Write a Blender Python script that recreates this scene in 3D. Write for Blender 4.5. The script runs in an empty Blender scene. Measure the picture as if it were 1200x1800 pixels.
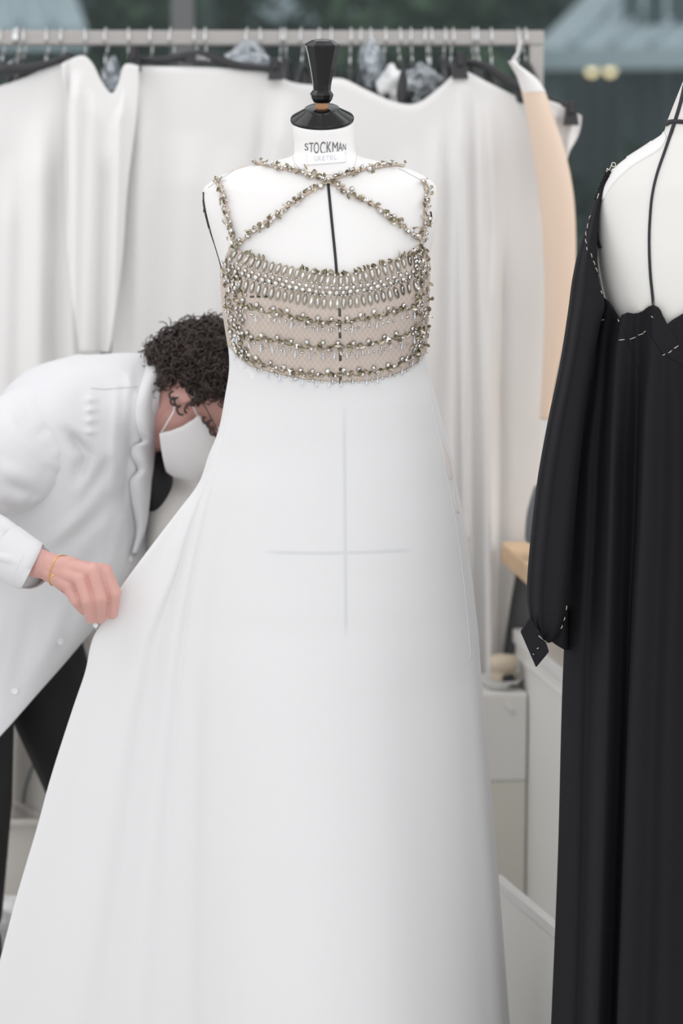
import bpy, bmesh, math, random
import numpy as np
from mathutils import Vector, Matrix
from mathutils.bvhtree import BVHTree
R = math.radians
random.seed(7); rng = np.random.default_rng(7)
sc = bpy.context.scene

# ---------------------------------------------------------------- camera
CAM = Vector((0, -4.0, 1.62)); PITCH = R(8.0); FPX = 4200.0
cam = bpy.data.cameras.new('camera'); co = bpy.data.objects.new('camera', cam); sc.collection.objects.link(co)
co.location = CAM; co.rotation_euler = (R(90) - PITCH, 0, 0)
cam.sensor_fit = 'VERTICAL'; cam.sensor_height = 36; cam.sensor_width = 24; cam.lens = 84
cam.dof.use_dof = True; cam.dof.focus_distance = 3.88; cam.dof.aperture_fstop = 2.3
cam.clip_end = 100
sc.camera = co
# ---------------------------------------------------------------- world: overcast sky, brighter overhead
w = bpy.data.worlds.new('world'); sc.world = w; w.use_nodes = True
nt = w.node_tree; nt.nodes.clear()
out = nt.nodes.new('ShaderNodeOutputWorld'); bg = nt.nodes.new('ShaderNodeBackground')
tc = nt.nodes.new('ShaderNodeTexCoord'); sx = nt.nodes.new('ShaderNodeSeparateXYZ'); rp = nt.nodes.new('ShaderNodeValToRGB')
nt.links.new(tc.outputs['Generated'], sx.inputs[0]); nt.links.new(sx.outputs['Z'], rp.inputs[0])
nt.links.new(rp.outputs[0], bg.inputs[0]); nt.links.new(bg.outputs[0], out.inputs[0])
rp.color_ramp.elements[0].position = 0.0; rp.color_ramp.elements[0].color = (.86, .87, .89, 1)
rp.color_ramp.elements[1].position = 1.0; rp.color_ramp.elements[1].color = (1.0, 1.0, 1.02, 1)
bg.inputs['Strength'].default_value = 1.10
# unseen area lights, added overhead and at the sides to brighten the set
def area(x, y, z, sxx, syy, power, rot=(0, 0, 0), col=(1, .985, .965)):
    l = bpy.data.lights.new('fill_panel', 'AREA'); l.shape = 'RECTANGLE'; l.size = sxx; l.size_y = syy
    l.energy = power; l.color = col
    o = bpy.data.objects.new('fill_panel', l); sc.collection.objects.link(o)
    o.location = (x, y, z); o.rotation_euler = rot
area(-1.0, -2.6, 3.6, 1.6, 2.4, 16, (R(-14), R(-10), 0))
area(1.2, -2.6, 3.6, 1.2, 2.4, 17, (R(-14), R(10), 0))
area(2.1, 0.2, 2.9, 1.4, 1.4, 13, (R(14), R(44), 0))
area(-1.9, 0.1, 2.9, 1.6, 1.6, 12, (R(14), R(-42), 0))
# unseen frontal fill, added behind the camera for flatter, brighter light
area(0.0, -6.5, 2.0, 6.0, 3.0, 42, (R(88), 0, 0), (.97, .985, 1))
sc.view_settings.view_transform = 'Standard'; sc.view_settings.look = 'None'
sc.view_settings.exposure = -0.06; sc.view_settings.gamma = 1.0; sc.view_settings.use_curve_mapping = False

# ---------------------------------------------------------------- pixel <-> world
ca, sa = math.cos(PITCH), math.sin(PITCH)
FW = Vector((0, ca, -sa)); UP = Vector((0, sa, ca)); RT = Vector((1, 0, 0))
def ray(px, py): return FW + RT * ((px - 600) / FPX) + UP * ((900 - py) / FPX)
def P(px, py, Y):
    d = ray(px, py); t = (Y - CAM.y) / d.y
    return CAM + d * t
def proj(p):
    v = Vector(p) - CAM; d = v.dot(FW)
    return 600 + FPX * v.x / d, 900 - FPX * v.dot(UP) / d
def X(px, Y, z):
    v = Vector((0, Y, z)) - CAM
    return (px - 600) / FPX * v.dot(FW)
def zrow(py, Y=0.0): return P(600, py, Y).z
def interp(x, pts):
    xs = [p[0] for p in pts]; ys = [p[1] for p in pts]
    return float(np.interp(x, xs, ys))
def crom(pts, n, closed=False):
    """Catmull-Rom through points (k,dim) -> n samples"""
    p = np.array(pts, float); k = len(p)
    out = []
    for i in range(n):
        s = i / n * k if closed else i / (n - 1) * (k - 1)
        j = int(math.floor(s)); t = s - j
        if not closed and j >= k - 1: j = k - 2; t = 1.0
        g = (lambda q: p[q % k]) if closed else (lambda q: p[min(max(q, 0), k - 1)])
        a, b, c, d = g(j - 1), g(j), g(j + 1), g(j + 2)
        out.append(.5 * ((2 * b) + (-a + c) * t + (2 * a - 5 * b + 4 * c - d) * t * t + (-a + 3 * b - 3 * c + d) * t ** 3))
    return np.array(out)
def pchip_rows(ys, rows, yq):
    """smooth row interpolation at yq (monotone-ish cubic hermite, non-uniform)"""
    ys = np.array(ys, float); rows = np.array(rows, float)
    i = int(np.clip(np.searchsorted(ys, yq) - 1, 0, len(ys) - 2))
    h = ys[i + 1] - ys[i]; t = min(max((yq - ys[i]) / h, 0), 1)
    def slope(k):
        if k == 0: return (rows[1] - rows[0]) / (ys[1] - ys[0])
        if k == len(ys) - 1: return (rows[-1] - rows[-2]) / (ys[-1] - ys[-2])
        d0 = (rows[k] - rows[k - 1]) / (ys[k] - ys[k - 1]); d1 = (rows[k + 1] - rows[k]) / (ys[k + 1] - ys[k])
        m = (d0 + d1) / 2
        lim = 2.5 * np.minimum(abs(d0), abs(d1)); m = np.clip(m, -lim, lim)
        return np.where(d0 * d1 > 0, m, 0)
    m0, m1 = slope(i) * h, slope(i + 1) * h
    return (2*t**3-3*t**2+1)*rows[i] + (t**3-2*t**2+t)*m0 + (-2*t**3+3*t**2)*rows[i+1] + (t**3-t**2)*m1

# ---------------------------------------------------------------- materials
def mat(name, col, rough=.6, metal=0., spec=.5, sheen=0., bump=0., bscale=400., trans=0., var=0., vscale=3., sub=0., coat=0., emit=None):
    m = bpy.data.materials.new(name); m.use_nodes = True; n = m.node_tree; b = n.nodes['Principled BSDF']
    b.inputs['Base Color'].default_value = (*col, 1); b.inputs['Roughness'].default_value = rough
    b.inputs['Metallic'].default_value = metal; b.inputs['Specular IOR Level'].default_value = spec
    if sheen: b.inputs['Sheen Weight'].default_value = sheen
    if trans: b.inputs['Transmission Weight'].default_value = trans
    if coat: b.inputs['Coat Weight'].default_value = coat; b.inputs['Coat Roughness'].default_value = .05
    if emit: b.inputs['Emission Color'].default_value = (*emit[0], 1); b.inputs['Emission Strength'].default_value = emit[1]
    t = n.nodes.new('ShaderNodeTexCoord')
    if var:
        nz = n.nodes.new('ShaderNodeTexNoise'); nz.inputs['Scale'].default_value = vscale; nz.inputs['Detail'].default_value = 3
        mx = n.nodes.new('ShaderNodeMix'); mx.data_type = 'RGBA'
        mx.inputs['A'].default_value = (*[c * (1 - var) for c in col], 1); mx.inputs['B'].default_value = (*[min(1, c * (1 + var)) for c in col], 1)
        n.links.new(t.outputs['Object'], nz.inputs['Vector']); n.links.new(nz.outputs['Fac'], mx.inputs['Factor']); n.links.new(mx.outputs['Result'], b.inputs['Base Color'])
    if bump:
        nz = n.nodes.new('ShaderNodeTexNoise'); nz.inputs['Scale'].default_value = bscale; nz.inputs['Detail'].default_value = 2
        bp = n.nodes.new('ShaderNodeBump'); bp.inputs['Strength'].default_value = bump; bp.inputs['Distance'].default_value = .001
        n.links.new(t.outputs['Object'], nz.inputs['Vector']); n.links.new(nz.outputs['Fac'], bp.inputs['Height']); n.links.new(bp.outputs['Normal'], b.inputs['Normal'])
    return m
M = {}
M['gown'] = mat('gown_crepe', (.74, .74, .745), .75, sheen=.15, bump=.15, bscale=900, var=.012, vscale=2)
M['linen'] = mat('form_linen', (.82, .81, .80), .85, bump=.35, bscale=1100)
M['linen2'] = mat('form_linen_cream', (.74, .73, .70), .85, bump=.35, bscale=900)
M['tape'] = mat('black_tape', (.016, .018, .022), .7)
M['lacquer'] = mat('black_lacquer', (.005, .005, .006), .14, spec=.3, coat=.12)
M['peg'] = mat('wood_peg', (.50, .27, .14), .6, var=.15, vscale=60)
M['chrome'] = mat('brushed_steel', (.62, .60, .58), .32, 1.)
M['wire'] = mat('hook_wire', (.75, .76, .76), .25, 1.)
M['rail'] = mat('rail_steel', (.42, .40, .385), .45, .7)
M['plastic'] = mat('black_plastic', (.025, .025, .028), .45)
M['toile'] = mat('toile_cotton', (.80, .79, .78), .9, bump=.2, bscale=500, var=.02, vscale=2)
M['toile_w'] = mat('toile_white', (.82, .82, .82), .9, bump=.2, bscale=500)
M['toile_g'] = mat('toile_grey', (.60, .60, .61), .9, bump=.2, bscale=500)
M['nude'] = mat('nude_lining', (.76, .60, .48), .7, sheen=.2, bump=.2, bscale=600)
M['blush'] = mat('blush_silk', (.78, .70, .67), .5)
M['coat'] = mat('coat_cotton', (.70, .70, .715), .85, bump=.3, bscale=450)
M['coat2'] = mat('coat_cotton_inside', (.66, .64, .615), .85, bump=.3, bscale=450)
M['blackcloth'] = mat('black_trousers', (.012, .012, .013), .8)
M['crepe'] = mat('black_crepe', (.0085, .0083, .0108), .75, spec=.25, bump=.3, bscale=1200, var=.1, vscale=5)
M['thread'] = mat('tacking_thread', (.80, .76, .62), .7)
M['skin'] = mat('skin', (.62, .345, .30), .5, var=.14, vscale=22, bump=.2, bscale=300)
_b = M['skin'].node_tree.nodes['Principled BSDF']; _b.inputs['Subsurface Weight'].default_value = .15; _b.inputs['Subsurface Radius'].default_value = (.012, .005, .003)
M['nail'] = mat('nail', (.75, .48, .42), .25)
M['hair'] = mat('hair', (.034, .020, .016), .45, var=.5, vscale=30)
M['mask'] = mat('mask_cloth', (.80, .79, .785), .85, bump=.2, bscale=700)
M['gold'] = mat('gold', (.80, .50, .14), .25, 1.)
M['button'] = mat('button', (.85, .85, .85), .3)
M['glassrim'] = mat('glasses_rim', (.08, .07, .08), .3, .6)
M['crystal'] = mat('crystal', (.80, .79, .79), .08, .9)
M['smoke'] = mat('smoked_crystal', (.10, .09, .07), .08, .7)
M['setting'] = mat('antique_setting', (.34, .31, .25), .32, .9)
M['leafm'] = mat('antique_leaf', (.33, .29, .20), .34, .85)
M['leafl'] = mat('pale_leaf', (.62, .56, .46), .3, .8)
M['cord'] = mat('nude_cord', (.62, .50, .42), .6)
M['wall'] = mat('wall_paint', (.72, .72, .71), .8)
M['floor'] = mat('floor_vinyl', (.66, .65, .63), .45, var=.06, vscale=3)
M['mullion'] = mat('mullion_paint', (.13, .135, .14), .5)
M['cabinet'] = mat('cabinet_laminate', (.88, .87, .84), .5)
M['cabinet2'] = mat('cabinet_panel', (.80, .79, .71), .5)
M['shelfb'] = mat('shelf_white', (.83, .83, .82), .45)
M['wood'] = mat('oak', (.66, .46, .28), .55, var=.18, vscale=14)
M['greycloth'] = mat('grey_cloth', (.15, .16, .17), .8, bump=.3)
M['ecru'] = mat('ecru_cloth', (.42, .40, .375), .9, bump=.3)
M['greige'] = mat('greige_box', (.66, .63, .585), .7)
M['darkgreen'] = mat('dark_green_leaves', (.045, .085, .045), .6, var=.5, vscale=2)
M['midgreen'] = mat('green_leaves', (.07, .12, .055), .6, var=.5, vscale=2)
M['bark'] = mat('bark', (.06, .045, .03), .9)
M['ext'] = mat('dark_cladding', (.05, .068, .07), .5, var=.25, vscale=1.5)
M['extl'] = mat('teal_cladding', (.12, .15, .155), .35, var=.2, vscale=1)
M['roof'] = mat('pale_roof', (.66, .71, .76), .5)
M['ground'] = mat('paving', (.14, .15, .14), .8)
M['bulb'] = mat('warm_bulb', (1, .8, .5), .5, emit=((1, .74, .42), 3.2))
M['plasticw'] = mat('white_plastic', (.80, .80, .80), .3)
M['foam'] = mat('beige_foam', (.74, .64, .50), .8)
M['letter'] = mat('letter_ink', (.12, .12, .125), .7)
M['letter2'] = mat('faint_ink', (.60, .60, .62), .7)
M['labelw'] = mat('label_white', (.86, .86, .88), .6)
M['rubber'] = mat('rubber', (.03, .03, .03), .6)
def glassy(name, tint, gloss, rough=.02):
    m = bpy.data.materials.new(name); m.use_nodes = True; n = m.node_tree; n.nodes.clear()
    o = n.nodes.new('ShaderNodeOutputMaterial'); mx = n.nodes.new('ShaderNodeMixShader'); tr = n.nodes.new('ShaderNodeBsdfTransparent'); gl = n.nodes.new('ShaderNodeBsdfGlossy')
    tr.inputs[0].default_value = (*tint, 1); gl.inputs['Roughness'].default_value = rough; gl.inputs[0].default_value = (.9, .95, 1, 1)
    mx.inputs[0].default_value = gloss
    n.links.new(tr.outputs[0], mx.inputs[1]); n.links.new(gl.outputs[0], mx.inputs[2]); n.links.new(mx.outputs[0], o.inputs[0]); return m
M['glass'] = glassy('tinted_window_glass', (.74, .80, .80), .014)
M['drop'] = glassy('clear_drop', (.93, .92, .93), .42, .12)
M['film'] = glassy('garment_film', (.80, .82, .84), .30, .35)
M['lens'] = glassy('spectacle_lens', (.96, .96, .97), .08)
# organza-like net over the bodice lining: pale diamond threads on nude
def net_mat():
    m = mat('bodice_net', (.60, .515, .46), .7); n = m.node_tree; b = n.nodes['Principled BSDF']
    t = n.nodes.new('ShaderNodeTexCoord'); s = n.nodes.new('ShaderNodeSeparateXYZ'); n.links.new(t.outputs['Object'], s.inputs[0])
    def mth(op, a, bb=None):
        q = n.nodes.new('ShaderNodeMath'); q.operation = op
        for i, v in enumerate((a, bb)):
            if v is None: continue
            if isinstance(v, (int, float)): q.inputs[i].default_value = v
            else: n.links.new(v, q.inputs[i])
        return q.outputs[0]
    zz = mth('MULTIPLY', s.outputs['Z'], .75)
    ls = []
    for op in ('ADD', 'SUBTRACT'):
        v = mth('MULTIPLY', mth(op, s.outputs['X'], zz), 1 / .0085)
        fr = mth('ABSOLUTE', mth('SUBTRACT', mth('FRACT', v), .5)); ls.append(mth('LESS_THAN', fr, .085))
    mx = n.nodes.new('ShaderNodeMix'); mx.data_type = 'RGBA'; mx.inputs['A'].default_value = (.53, .45, .395, 1); mx.inputs['B'].default_value = (.61, .53, .475, 1)
    n.links.new(mth('MAXIMUM', ls[0], ls[1]), mx.inputs['Factor']); n.links.new(mx.outputs['Result'], b.inputs['Base Color']); return m
M['net'] = net_mat()

# ---------------------------------------------------------------- object helpers
def link(o): sc.collection.objects.link(o); return o
def tag(o, label=None, cat=None, group=None, kind=None):
    if label: o['label'] = label
    if cat: o['category'] = cat
    if group: o['group'] = group
    if kind: o['kind'] = kind
    return o
def thing(name, label, cat, loc=(0, 0, 0), group=None):
    o = link(bpy.data.objects.new(name, None)); o.location = loc; o.empty_display_size = .05
    return tag(o, label, cat, group)
def adopt(o, parent):
    if parent is not None:
        o.parent = parent
        bpy.context.view_layer.update() if False else None
        o.matrix_parent_inverse = wm(parent).inverted()
    return o
def wm(o):
    m = Matrix.LocRotScale(o.location, o.rotation_euler, o.scale) if not o.get('_mw') else Matrix.Identity(4)
    if o.parent: m = wm(o.parent) @ o.matrix_parent_inverse @ m
    return m
def mesh(name, verts, faces, mats, smooth=True, mi=None):
    me = bpy.data.meshes.new(name); me.from_pydata([tuple(v) for v in verts], [], [tuple(f) for f in faces])
    for m in (mats if isinstance(mats, (list, tuple)) else [mats]): me.materials.append(M[m] if isinstance(m, str) else m)
    if smooth: me.polygons.foreach_set('use_smooth', [True] * len(me.polygons))
    if mi is not None: me.polygons.foreach_set('material_index', mi)
    me.validate(); me.update(); return me
def ob(name, me, parent=None, label=None):
    o = link(bpy.data.objects.new(name, me)); adopt(o, parent)
    if label: o['label'] = label
    return o
class MB:
    def __init__(s): s.v = []; s.f = []; s.m = []
    def add(s, v, f, mi=0):
        b = len(s.v); s.v += [tuple(q) for q in v]; s.f += [tuple(i + b for i in q) for q in f]; s.m += [mi] * len(f)
        return s
    def box(s, a, b, mi=0, bev=0, rz=0, piv=None):
        x0, y0, z0 = a; x1, y1, z1 = b
        v = [(x, y, z) for z in (z0, z1) for x, y in ((x0, y0), (x1, y0), (x1, y1), (x0, y1))]
        f = [(0, 3, 2, 1), (4, 5, 6, 7), (0, 1, 5, 4), (1, 2, 6, 5), (2, 3, 7, 6), (3, 0, 4, 7)]
        if bev:
            bm = bmesh.new(); vs = [bm.verts.new(q) for q in v]; [bm.faces.new([vs[i] for i in q]) for q in f]
            bmesh.ops.bevel(bm, geom=bm.edges[:], offset=bev, segments=2, affect='EDGES', profile=.6)
            bm.verts.index_update(); v = [tuple(q.co) for q in bm.verts]; f = [[q.index for q in g.verts] for g in bm.faces]; bm.free()
        if rz:
            p = piv or ((x0 + x1) / 2, (y0 + y1) / 2); c, s_ = math.cos(rz), math.sin(rz)
            v = [(p[0] + (x - p[0]) * c - (y - p[1]) * s_, p[1] + (x - p[0]) * s_ + (y - p[1]) * c, z) for x, y, z in v]
        return s.add(v, f, mi)
    def tube(s, pts, rad, seg=8, mi=0, cap=True, flat=None):
        pts = [Vector(p) for p in pts]; n = len(pts)
        if not isinstance(rad, (list, tuple, np.ndarray)): rad = [rad] * n
        v = []; f = []; ref = Vector((0, 0, 1)); prev = None
        for i, p in enumerate(pts):
            d = (pts[min(i + 1, n - 1)] - pts[max(i - 1, 0)]); d = d.normalized() if d.length > 1e-9 else Vector((0, 0, 1))
            if prev is None:
                a = Vector((0, 1, 0)) if abs(d.y) < .9 else Vector((1, 0, 0)); n1 = (a - d * a.dot(d)).normalized()
            else: n1 = (prev - d * prev.dot(d)).normalized()
            prev = n1; n2 = d.cross(n1)
            for k in range(seg):
                a = 2 * math.pi * k / seg
                v.append(p + (n1 * math.cos(a) * (flat if flat else 1) + n2 * math.sin(a)) * rad[i])
        for i in range(n - 1):
            for k in range(seg): f.append((i*seg+k, i*seg+(k+1) % seg, (i+1)*seg+(k+1) % seg, (i+1)*seg+k))
        if cap: f.append(tuple(range(seg))[::-1]); f.append(tuple((n-1)*seg+k for k in range(seg)))
        return s.add(v, f, mi)
    def lathe(s, prof, seg=32, mi=0, M4=None, cap=True):
        v = []; f = []
        for r, z in prof:
            for k in range(seg):
                a = 2*math.pi*(k+.5)/seg; v.append(Vector((r*math.cos(a), r*math.sin(a), z)))
        n = len(prof)
        for i in range(n-1):
            for k in range(seg): f.append((i*seg+k, i*seg+(k+1) % seg, (i+1)*seg+(k+1) % seg, (i+1)*seg+k))
        if cap: f.append(tuple(range(seg))[::-1]); f.append(tuple((n-1)*seg+k for k in range(seg)))
        if M4 is not None: v = [M4 @ q for q in v]
        return s.add(v, f, mi)
    def ell(s, c, ax, seg=20, rings=12, mi=0):
        """ellipsoid: ax = three Vectors"""
        c = Vector(c); v = [c + ax[2]]; f = []
        for i in range(1, rings):
            th = math.pi*i/rings
            for k in range(seg):
                a = 2*math.pi*k/seg; v.append(c + ax[0]*(math.sin(th)*math.cos(a)) + ax[1]*(math.sin(th)*math.sin(a)) + ax[2]*math.cos(th))
        v.append(c - ax[2]); L = len(v)-1
        for k in range(seg):
            f.append((0, 1+k, 1+(k+1) % seg)); f.append((L, 1+(rings-2)*seg+(k+1) % seg, 1+(rings-2)*seg+k))
        for i in range(rings-2):
            for k in range(seg): f.append((1+i*seg+k, 1+(i+1)*seg+k, 1+(i+1)*seg+(k+1) % seg, 1+i*seg+(k+1) % seg))
        return s.add(v, f, mi)
    def cap(s, p, r, q, r2, seg=16, mi=0):
        p, q = Vector(p), Vector(q); d = (q-p).normalized(); pts = []; rr = []
        for i in range(5):
            a = math.pi/2*(i/5); pts.append(p - d*r*math.cos(a)); rr.append(max(r*math.sin(a), 1e-4))
        for t in (0, .33, .66, 1): pts.append(p.lerp(q, t)); rr.append(r+(r2-r)*t)
        for i in range(4, -1, -1):
            a = math.pi/2*(i/5); pts.append(q + d*r2*math.cos(a)); rr.append(max(r2*math.sin(a), 1e-4))
        return s.tube(pts, rr, seg, mi)
    def mesh(s, name, mats, smooth=True): return mesh(name, s.v, s.f, mats, smooth, s.m)
    def obj(s, name, mats, parent=None, label=None, smooth=True): return ob(name, s.mesh(name, mats, smooth), parent, label)
def autosmooth(o, ang=40):
    me = o.data
    try: me.set_sharp_from_angle(angle=R(ang))
    except Exception: pass
    return o
def evaluated(o, mods):
    for t, kw in mods:
        m = o.modifiers.new(t, t)
        for k, v in kw.items(): setattr(m, k, v)
    dg = bpy.context.evaluated_depsgraph_get(); e = o.evaluated_get(dg)
    me = bpy.data.meshes.new_from_object(e, depsgraph=dg)
    o.modifiers.clear(); old = o.data; nm = old.name; o.data = me; bpy.data.meshes.remove(old); me.name = nm
    me.polygons.foreach_set('use_smooth', [True]*len(me.polygons)); return o
def fuse(mb, name, material, voxel=.003, smooth=5, parent=None, fac=.5):
    o = link(bpy.data.objects.new(name, mb.mesh(name, material)))
    evaluated(o, [('REMESH', dict(mode='VOXEL', voxel_size=voxel, use_smooth_shade=True)), ('SMOOTH', dict(factor=fac, iterations=smooth))])
    if not o.data.materials: o.data.materials.append(M[material])
    return adopt(o, parent)
def bvh_of(verts, faces): return BVHTree.FromPolygons([tuple(v) for v in verts], [tuple(f) for f in faces])
def bvh_obj(o): return bvh_of([v.co for v in o.data.vertices], [p.vertices for p in o.data.polygons])
def cast(bv, px, py):
    d = ray(px, py).normalized()
    h, n, i, dist = bv.ray_cast(CAM, d)
    if h is None:
        # nearest surface point to the ray (just outside the silhouette)
        q = CAM + d * 4.0; h, n, i, dist = bv.find_nearest(q)
        for _ in range(4):
            t = (h - CAM).dot(d); q = CAM + d * t; h, n, i, dist = bv.find_nearest(q)
        h = q * .35 + h * .65
    if n.dot(d) > 0: n = -n
    return h, n
def loft(rings, closed=True, caps=(True, True)):
    n = len(rings[0]); v = [p for r in rings for p in r]; f = []
    for i in range(len(rings)-1):
        for k in range(n if closed else n-1):
            f.append((i*n+k, i*n+(k+1) % n, (i+1)*n+(k+1) % n, (i+1)*n+k))
    if closed and caps[0]: f.append(tuple(range(n))[::-1])
    if closed and caps[1]: f.append(tuple((len(rings)-1)*n+k for k in range(n)))
    return v, f
def patch(bv, rows, off=.0012, th=.0015, nx=10, ny=24, wav=None):
    """cloth piece lying on a surface: rows = [(py, xl, xr)] (or [(xa,ya,xb,yb)])"""
    if len(rows[0]) == 3: rows = [(xl, py, xr, py) for py, xl, xr in rows]
    rr = crom(rows, ny); top = []; bot = []
    for j, (xa, ya, xb, yb) in enumerate(rr):
        for i in range(nx):
            t = i/(nx-1); h, n = cast(bv, xa+(xb-xa)*t, ya+(yb-ya)*t)
            o = off + (wav(t, j/(ny-1)) if wav else 0)
            top.append(h + n*(o+th)); bot.append(h + n*(o-.001))
    N = nx*ny; f = []
    for j in range(ny-1):
        for i in range(nx-1):
            a = j*nx+i; f.append((a, a+nx, a+nx+1, a+1)); f.append((N+a, N+a+1, N+a+nx+1, N+a+nx))
    for i in range(nx-1): f.append((i, i+1, N+i+1, N+i)); a = (ny-1)*nx+i; f.append((a, N+a, N+a+1, a+1))
    for j in range(ny-1): a = j*nx; f.append((a, N+a, N+a+nx, a+nx)); a = j*nx+nx-1; f.append((a, a+nx, N+a+nx, N+a))
    return top+bot, f
def strip(bv, pts, wpx, off=.0008, th=.0008, n=30):
    """tape following pixel polyline pts over a surface"""
    c = crom(pts, n); rows = []
    for i in range(n):
        d = c[min(i+1, n-1)] - c[max(i-1, 0)]; d /= (np.linalg.norm(d)+1e-9); nx_, ny_ = -d[1]*wpx/2, d[0]*wpx/2
        rows.append((c[i][0]-nx_, c[i][1]-ny_, c[i][0]+nx_, c[i][1]+ny_))
    return patch(bv, rows, off, th, nx=3, ny=n)
def noise3(p, s): 
    from mathutils import noise
    return noise.noise(Vector(p)*s)

# ================================================================ THE SETTING
mb = MB().box((-4, -5.2, -.1), (4, 3.2, 0)); tag(mb.obj('floor', 'floor', smooth=False), kind='structure')
# low solid wall under the glazing
wl = MB().box((-4, 3.2, 0), (4, 3.32, .95)); wo = wl.obj('wall_back', 'wall', smooth=False); tag(wo, kind='structure')
# glazing: mullions and tinted panes at Y = 3.25
YW = 3.25
mx_list = []
m0 = (P(303, 60, YW).x, P(343, 60, YW).x); wm_ = m0[1]-m0[0]; pitchm = 1.75
win = tag(link(bpy.data.objects.new('window_1', None)), kind='structure')
for k in range(-2, 3):
    x = m0[0] + k*pitchm
    MB().box((x, YW-.06, .95), (x+wm_, YW+.04, 3.3), bev=.004).obj('mullion', 'mullion', win, smooth=False)
    if k < 2: MB().box((x+wm_, YW-.006, 1.0), (x+pitchm, YW+.006, 3.25)).obj('window_pane', 'glass', win, smooth=False)
MB().box((m0[0]-2*pitchm, YW-.05, .95), (m0[0]+2*pitchm+wm_, YW+.05, 1.0), bev=.004).obj('window_sill', 'mullion', win, smooth=False)
MB().box((m0[0]-2*pitchm, YW-.05, 3.25), (m0[0]+2*pitchm+wm_, YW+.05, 3.32), bev=.004).obj('window_head', 'mullion', win, smooth=False)
# outside: paving, dark clad building, pale canopy roofs, shrubs
tag(MB().box((-14, 3.35, -.2), (14, 22, -.02)).obj('ground', 'ground', smooth=False), kind='structure')
bld = thing('neighbouring_building', 'dark clad building outside behind the window glass', 'building', (0, 14, 0))
MB().box((-12, 13, 0), (12, 14, 6.5)).obj('wall', 'ext', bld, smooth=False)
for k in range(22):
    x = -11.5+k*1.05
    MB().box((x, 12.86, .1), (x+.10, 13.0, 6.4)).obj('cladding_fin', 'extl', bld, smooth=False)
for i in range(6):
    x = P(1092 + i*20, 250, 8.2).x
    hh = [3.4, 3.1, 3.5, 3.2, 3.4, 3.0][i]
    wpost = [.05, .03, .07, .03, .05, .04][i]
    if i == 0: scr = thing('slatted_screen', 'grey-green upright slatted screen outside right of the rack', 'screen', (x, 8.2, 0))
    MB().box((x, 8.2, 0), (x+wpost, 8.26, hh)).obj('slat', 'extl', scr, smooth=False)
MB().box((P(1088, 250, 8.2).x, 8.18, .3), (P(1200, 250, 8.2).x, 8.28, .38)).obj('bottom_rail', 'extl', scr, smooth=False)
def slab(name, pts, Y, label, depth=2.4, th=.10):
    """sloping roof slab whose lower edge is the pixel polygon side; built at its own distance"""
    t = thing(name, label, 'roof', (P(*pts[0], Y).x, Y, 0))
    v = []
    a = [P(x, y, Y) for x, y in pts[:2]]; b = [P(x, y, Y+depth) for x, y in pts[2:]]
    v = a + b + [q+Vector((0, 0, -th)) for q in a+b]
    f = [(0, 1, 2, 3), (7, 6, 5, 4), (0, 4, 5, 1), (1, 5, 6, 2), (2, 6, 7, 3), (3, 7, 4, 0)]
    ob('roof_panel', mesh('roof_panel', v, f, 'roof', False), t)
    for k in range(1, 7):
        s = k/7; p = a[0].lerp(a[1], s); q = b[1].lerp(b[0], s)
        MB().tube([p+Vector((0, 0, .02)), q+Vector((0, 0, .02))], .018, 6).obj('roof_rib', 'roof', t)
    for p in (a[0].lerp(a[1], .08), a[0].lerp(a[1], .92)):
        MB().box((p.x-.05, Y+.1, 0), (p.x+.05, Y+.2, p.z-th+.02)).obj('post', 'extl', t, smooth=False)
slab('canopy_roof', [(-260, 48), (152, 48), (118, -50), (-200, -50)], 7.0, 'pale blue-grey canopy roof outside the window, at the left')
slab('canopy_roof', [(935, 86), (1420, 80), (1500, -60), (1080, -60)], 7.6, 'pale blue-grey canopy roof outside the window, at the right')
slab('canopy_roof', [(430, 10), (640, 12), (620, -60), (460, -60)], 11.0, 'narrow pale roof outside, above the middle of the rack')
def shrub(x, y, z, rx, rz, n, matn, label, seed):
    rs = np.random.default_rng(seed); v = []; f = []
    for i in range(n):
        d = rs.normal(size=3); d /= np.linalg.norm(d); r = rs.uniform(.35, 1)**.4
        lump = 1+.25*math.sin(d[0]*5+seed)+.2*math.sin(d[2]*7+seed)
        c = np.array([x+d[0]*rx*r*lump, y+d[1]*rx*.6*r, z+d[2]*rz*r*lump]); a = rs.normal(size=3); a /= np.linalg.norm(a); b = np.cross(a, rs.normal(size=3)); b /= np.linalg.norm(b); s = rs.uniform(.06, .13)
        k = len(v); v += [c-a*s, c-b*s*.4, c+a*s, c+b*s*.4]; f.append((k, k+1, k+2, k+3))
    t = thing('shrub', label, 'shrub', (x, y, 0))
    o = ob('foliage', mesh('foliage', v, f, matn, False), t); o['kind'] = 'stuff'
    MB().tube([(x, y, 0), (x+.05, y, z*.5), (x, y, z)], [.07, .05, .03], 7).obj('trunk', 'bark', t)
shrub(P(235, 30, 7.5).x, 8.6, 1.9, .5, 1.15, 1500, 'midgreen', 'green shrub outside behind the rack, left of the window mullion', 1)
shrub(P(500, 40, 9).x, 9.4, 1.9, .6, 1.2, 1500, 'darkgreen', 'dark shrub outside, right of the window mullion', 2)
shrub(P(690, 30, 7.2).x, 7.2, 2.0, .5, 1.1, 1500, 'midgreen', 'tallest green shrub outside, above the right half of the rack', 3)
shrub(P(880, 30, 8).x, 10.6, 1.9, .55, 1.2, 1300, 'darkgreen', 'dark shrub outside at the right end of the rail', 4)
shrub(P(1010, 320, 6.6).x, 6.0, 1.0, .45, .8, 1300, 'darkgreen', 'low dark shrub outside between the rack and the black gown', 5)
shrub(P(40, 100, 7.2).x, 9.6, 1.5, .6, .9, 1300, 'darkgreen', 'low dark shrub outside at the far left', 6)
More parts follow.
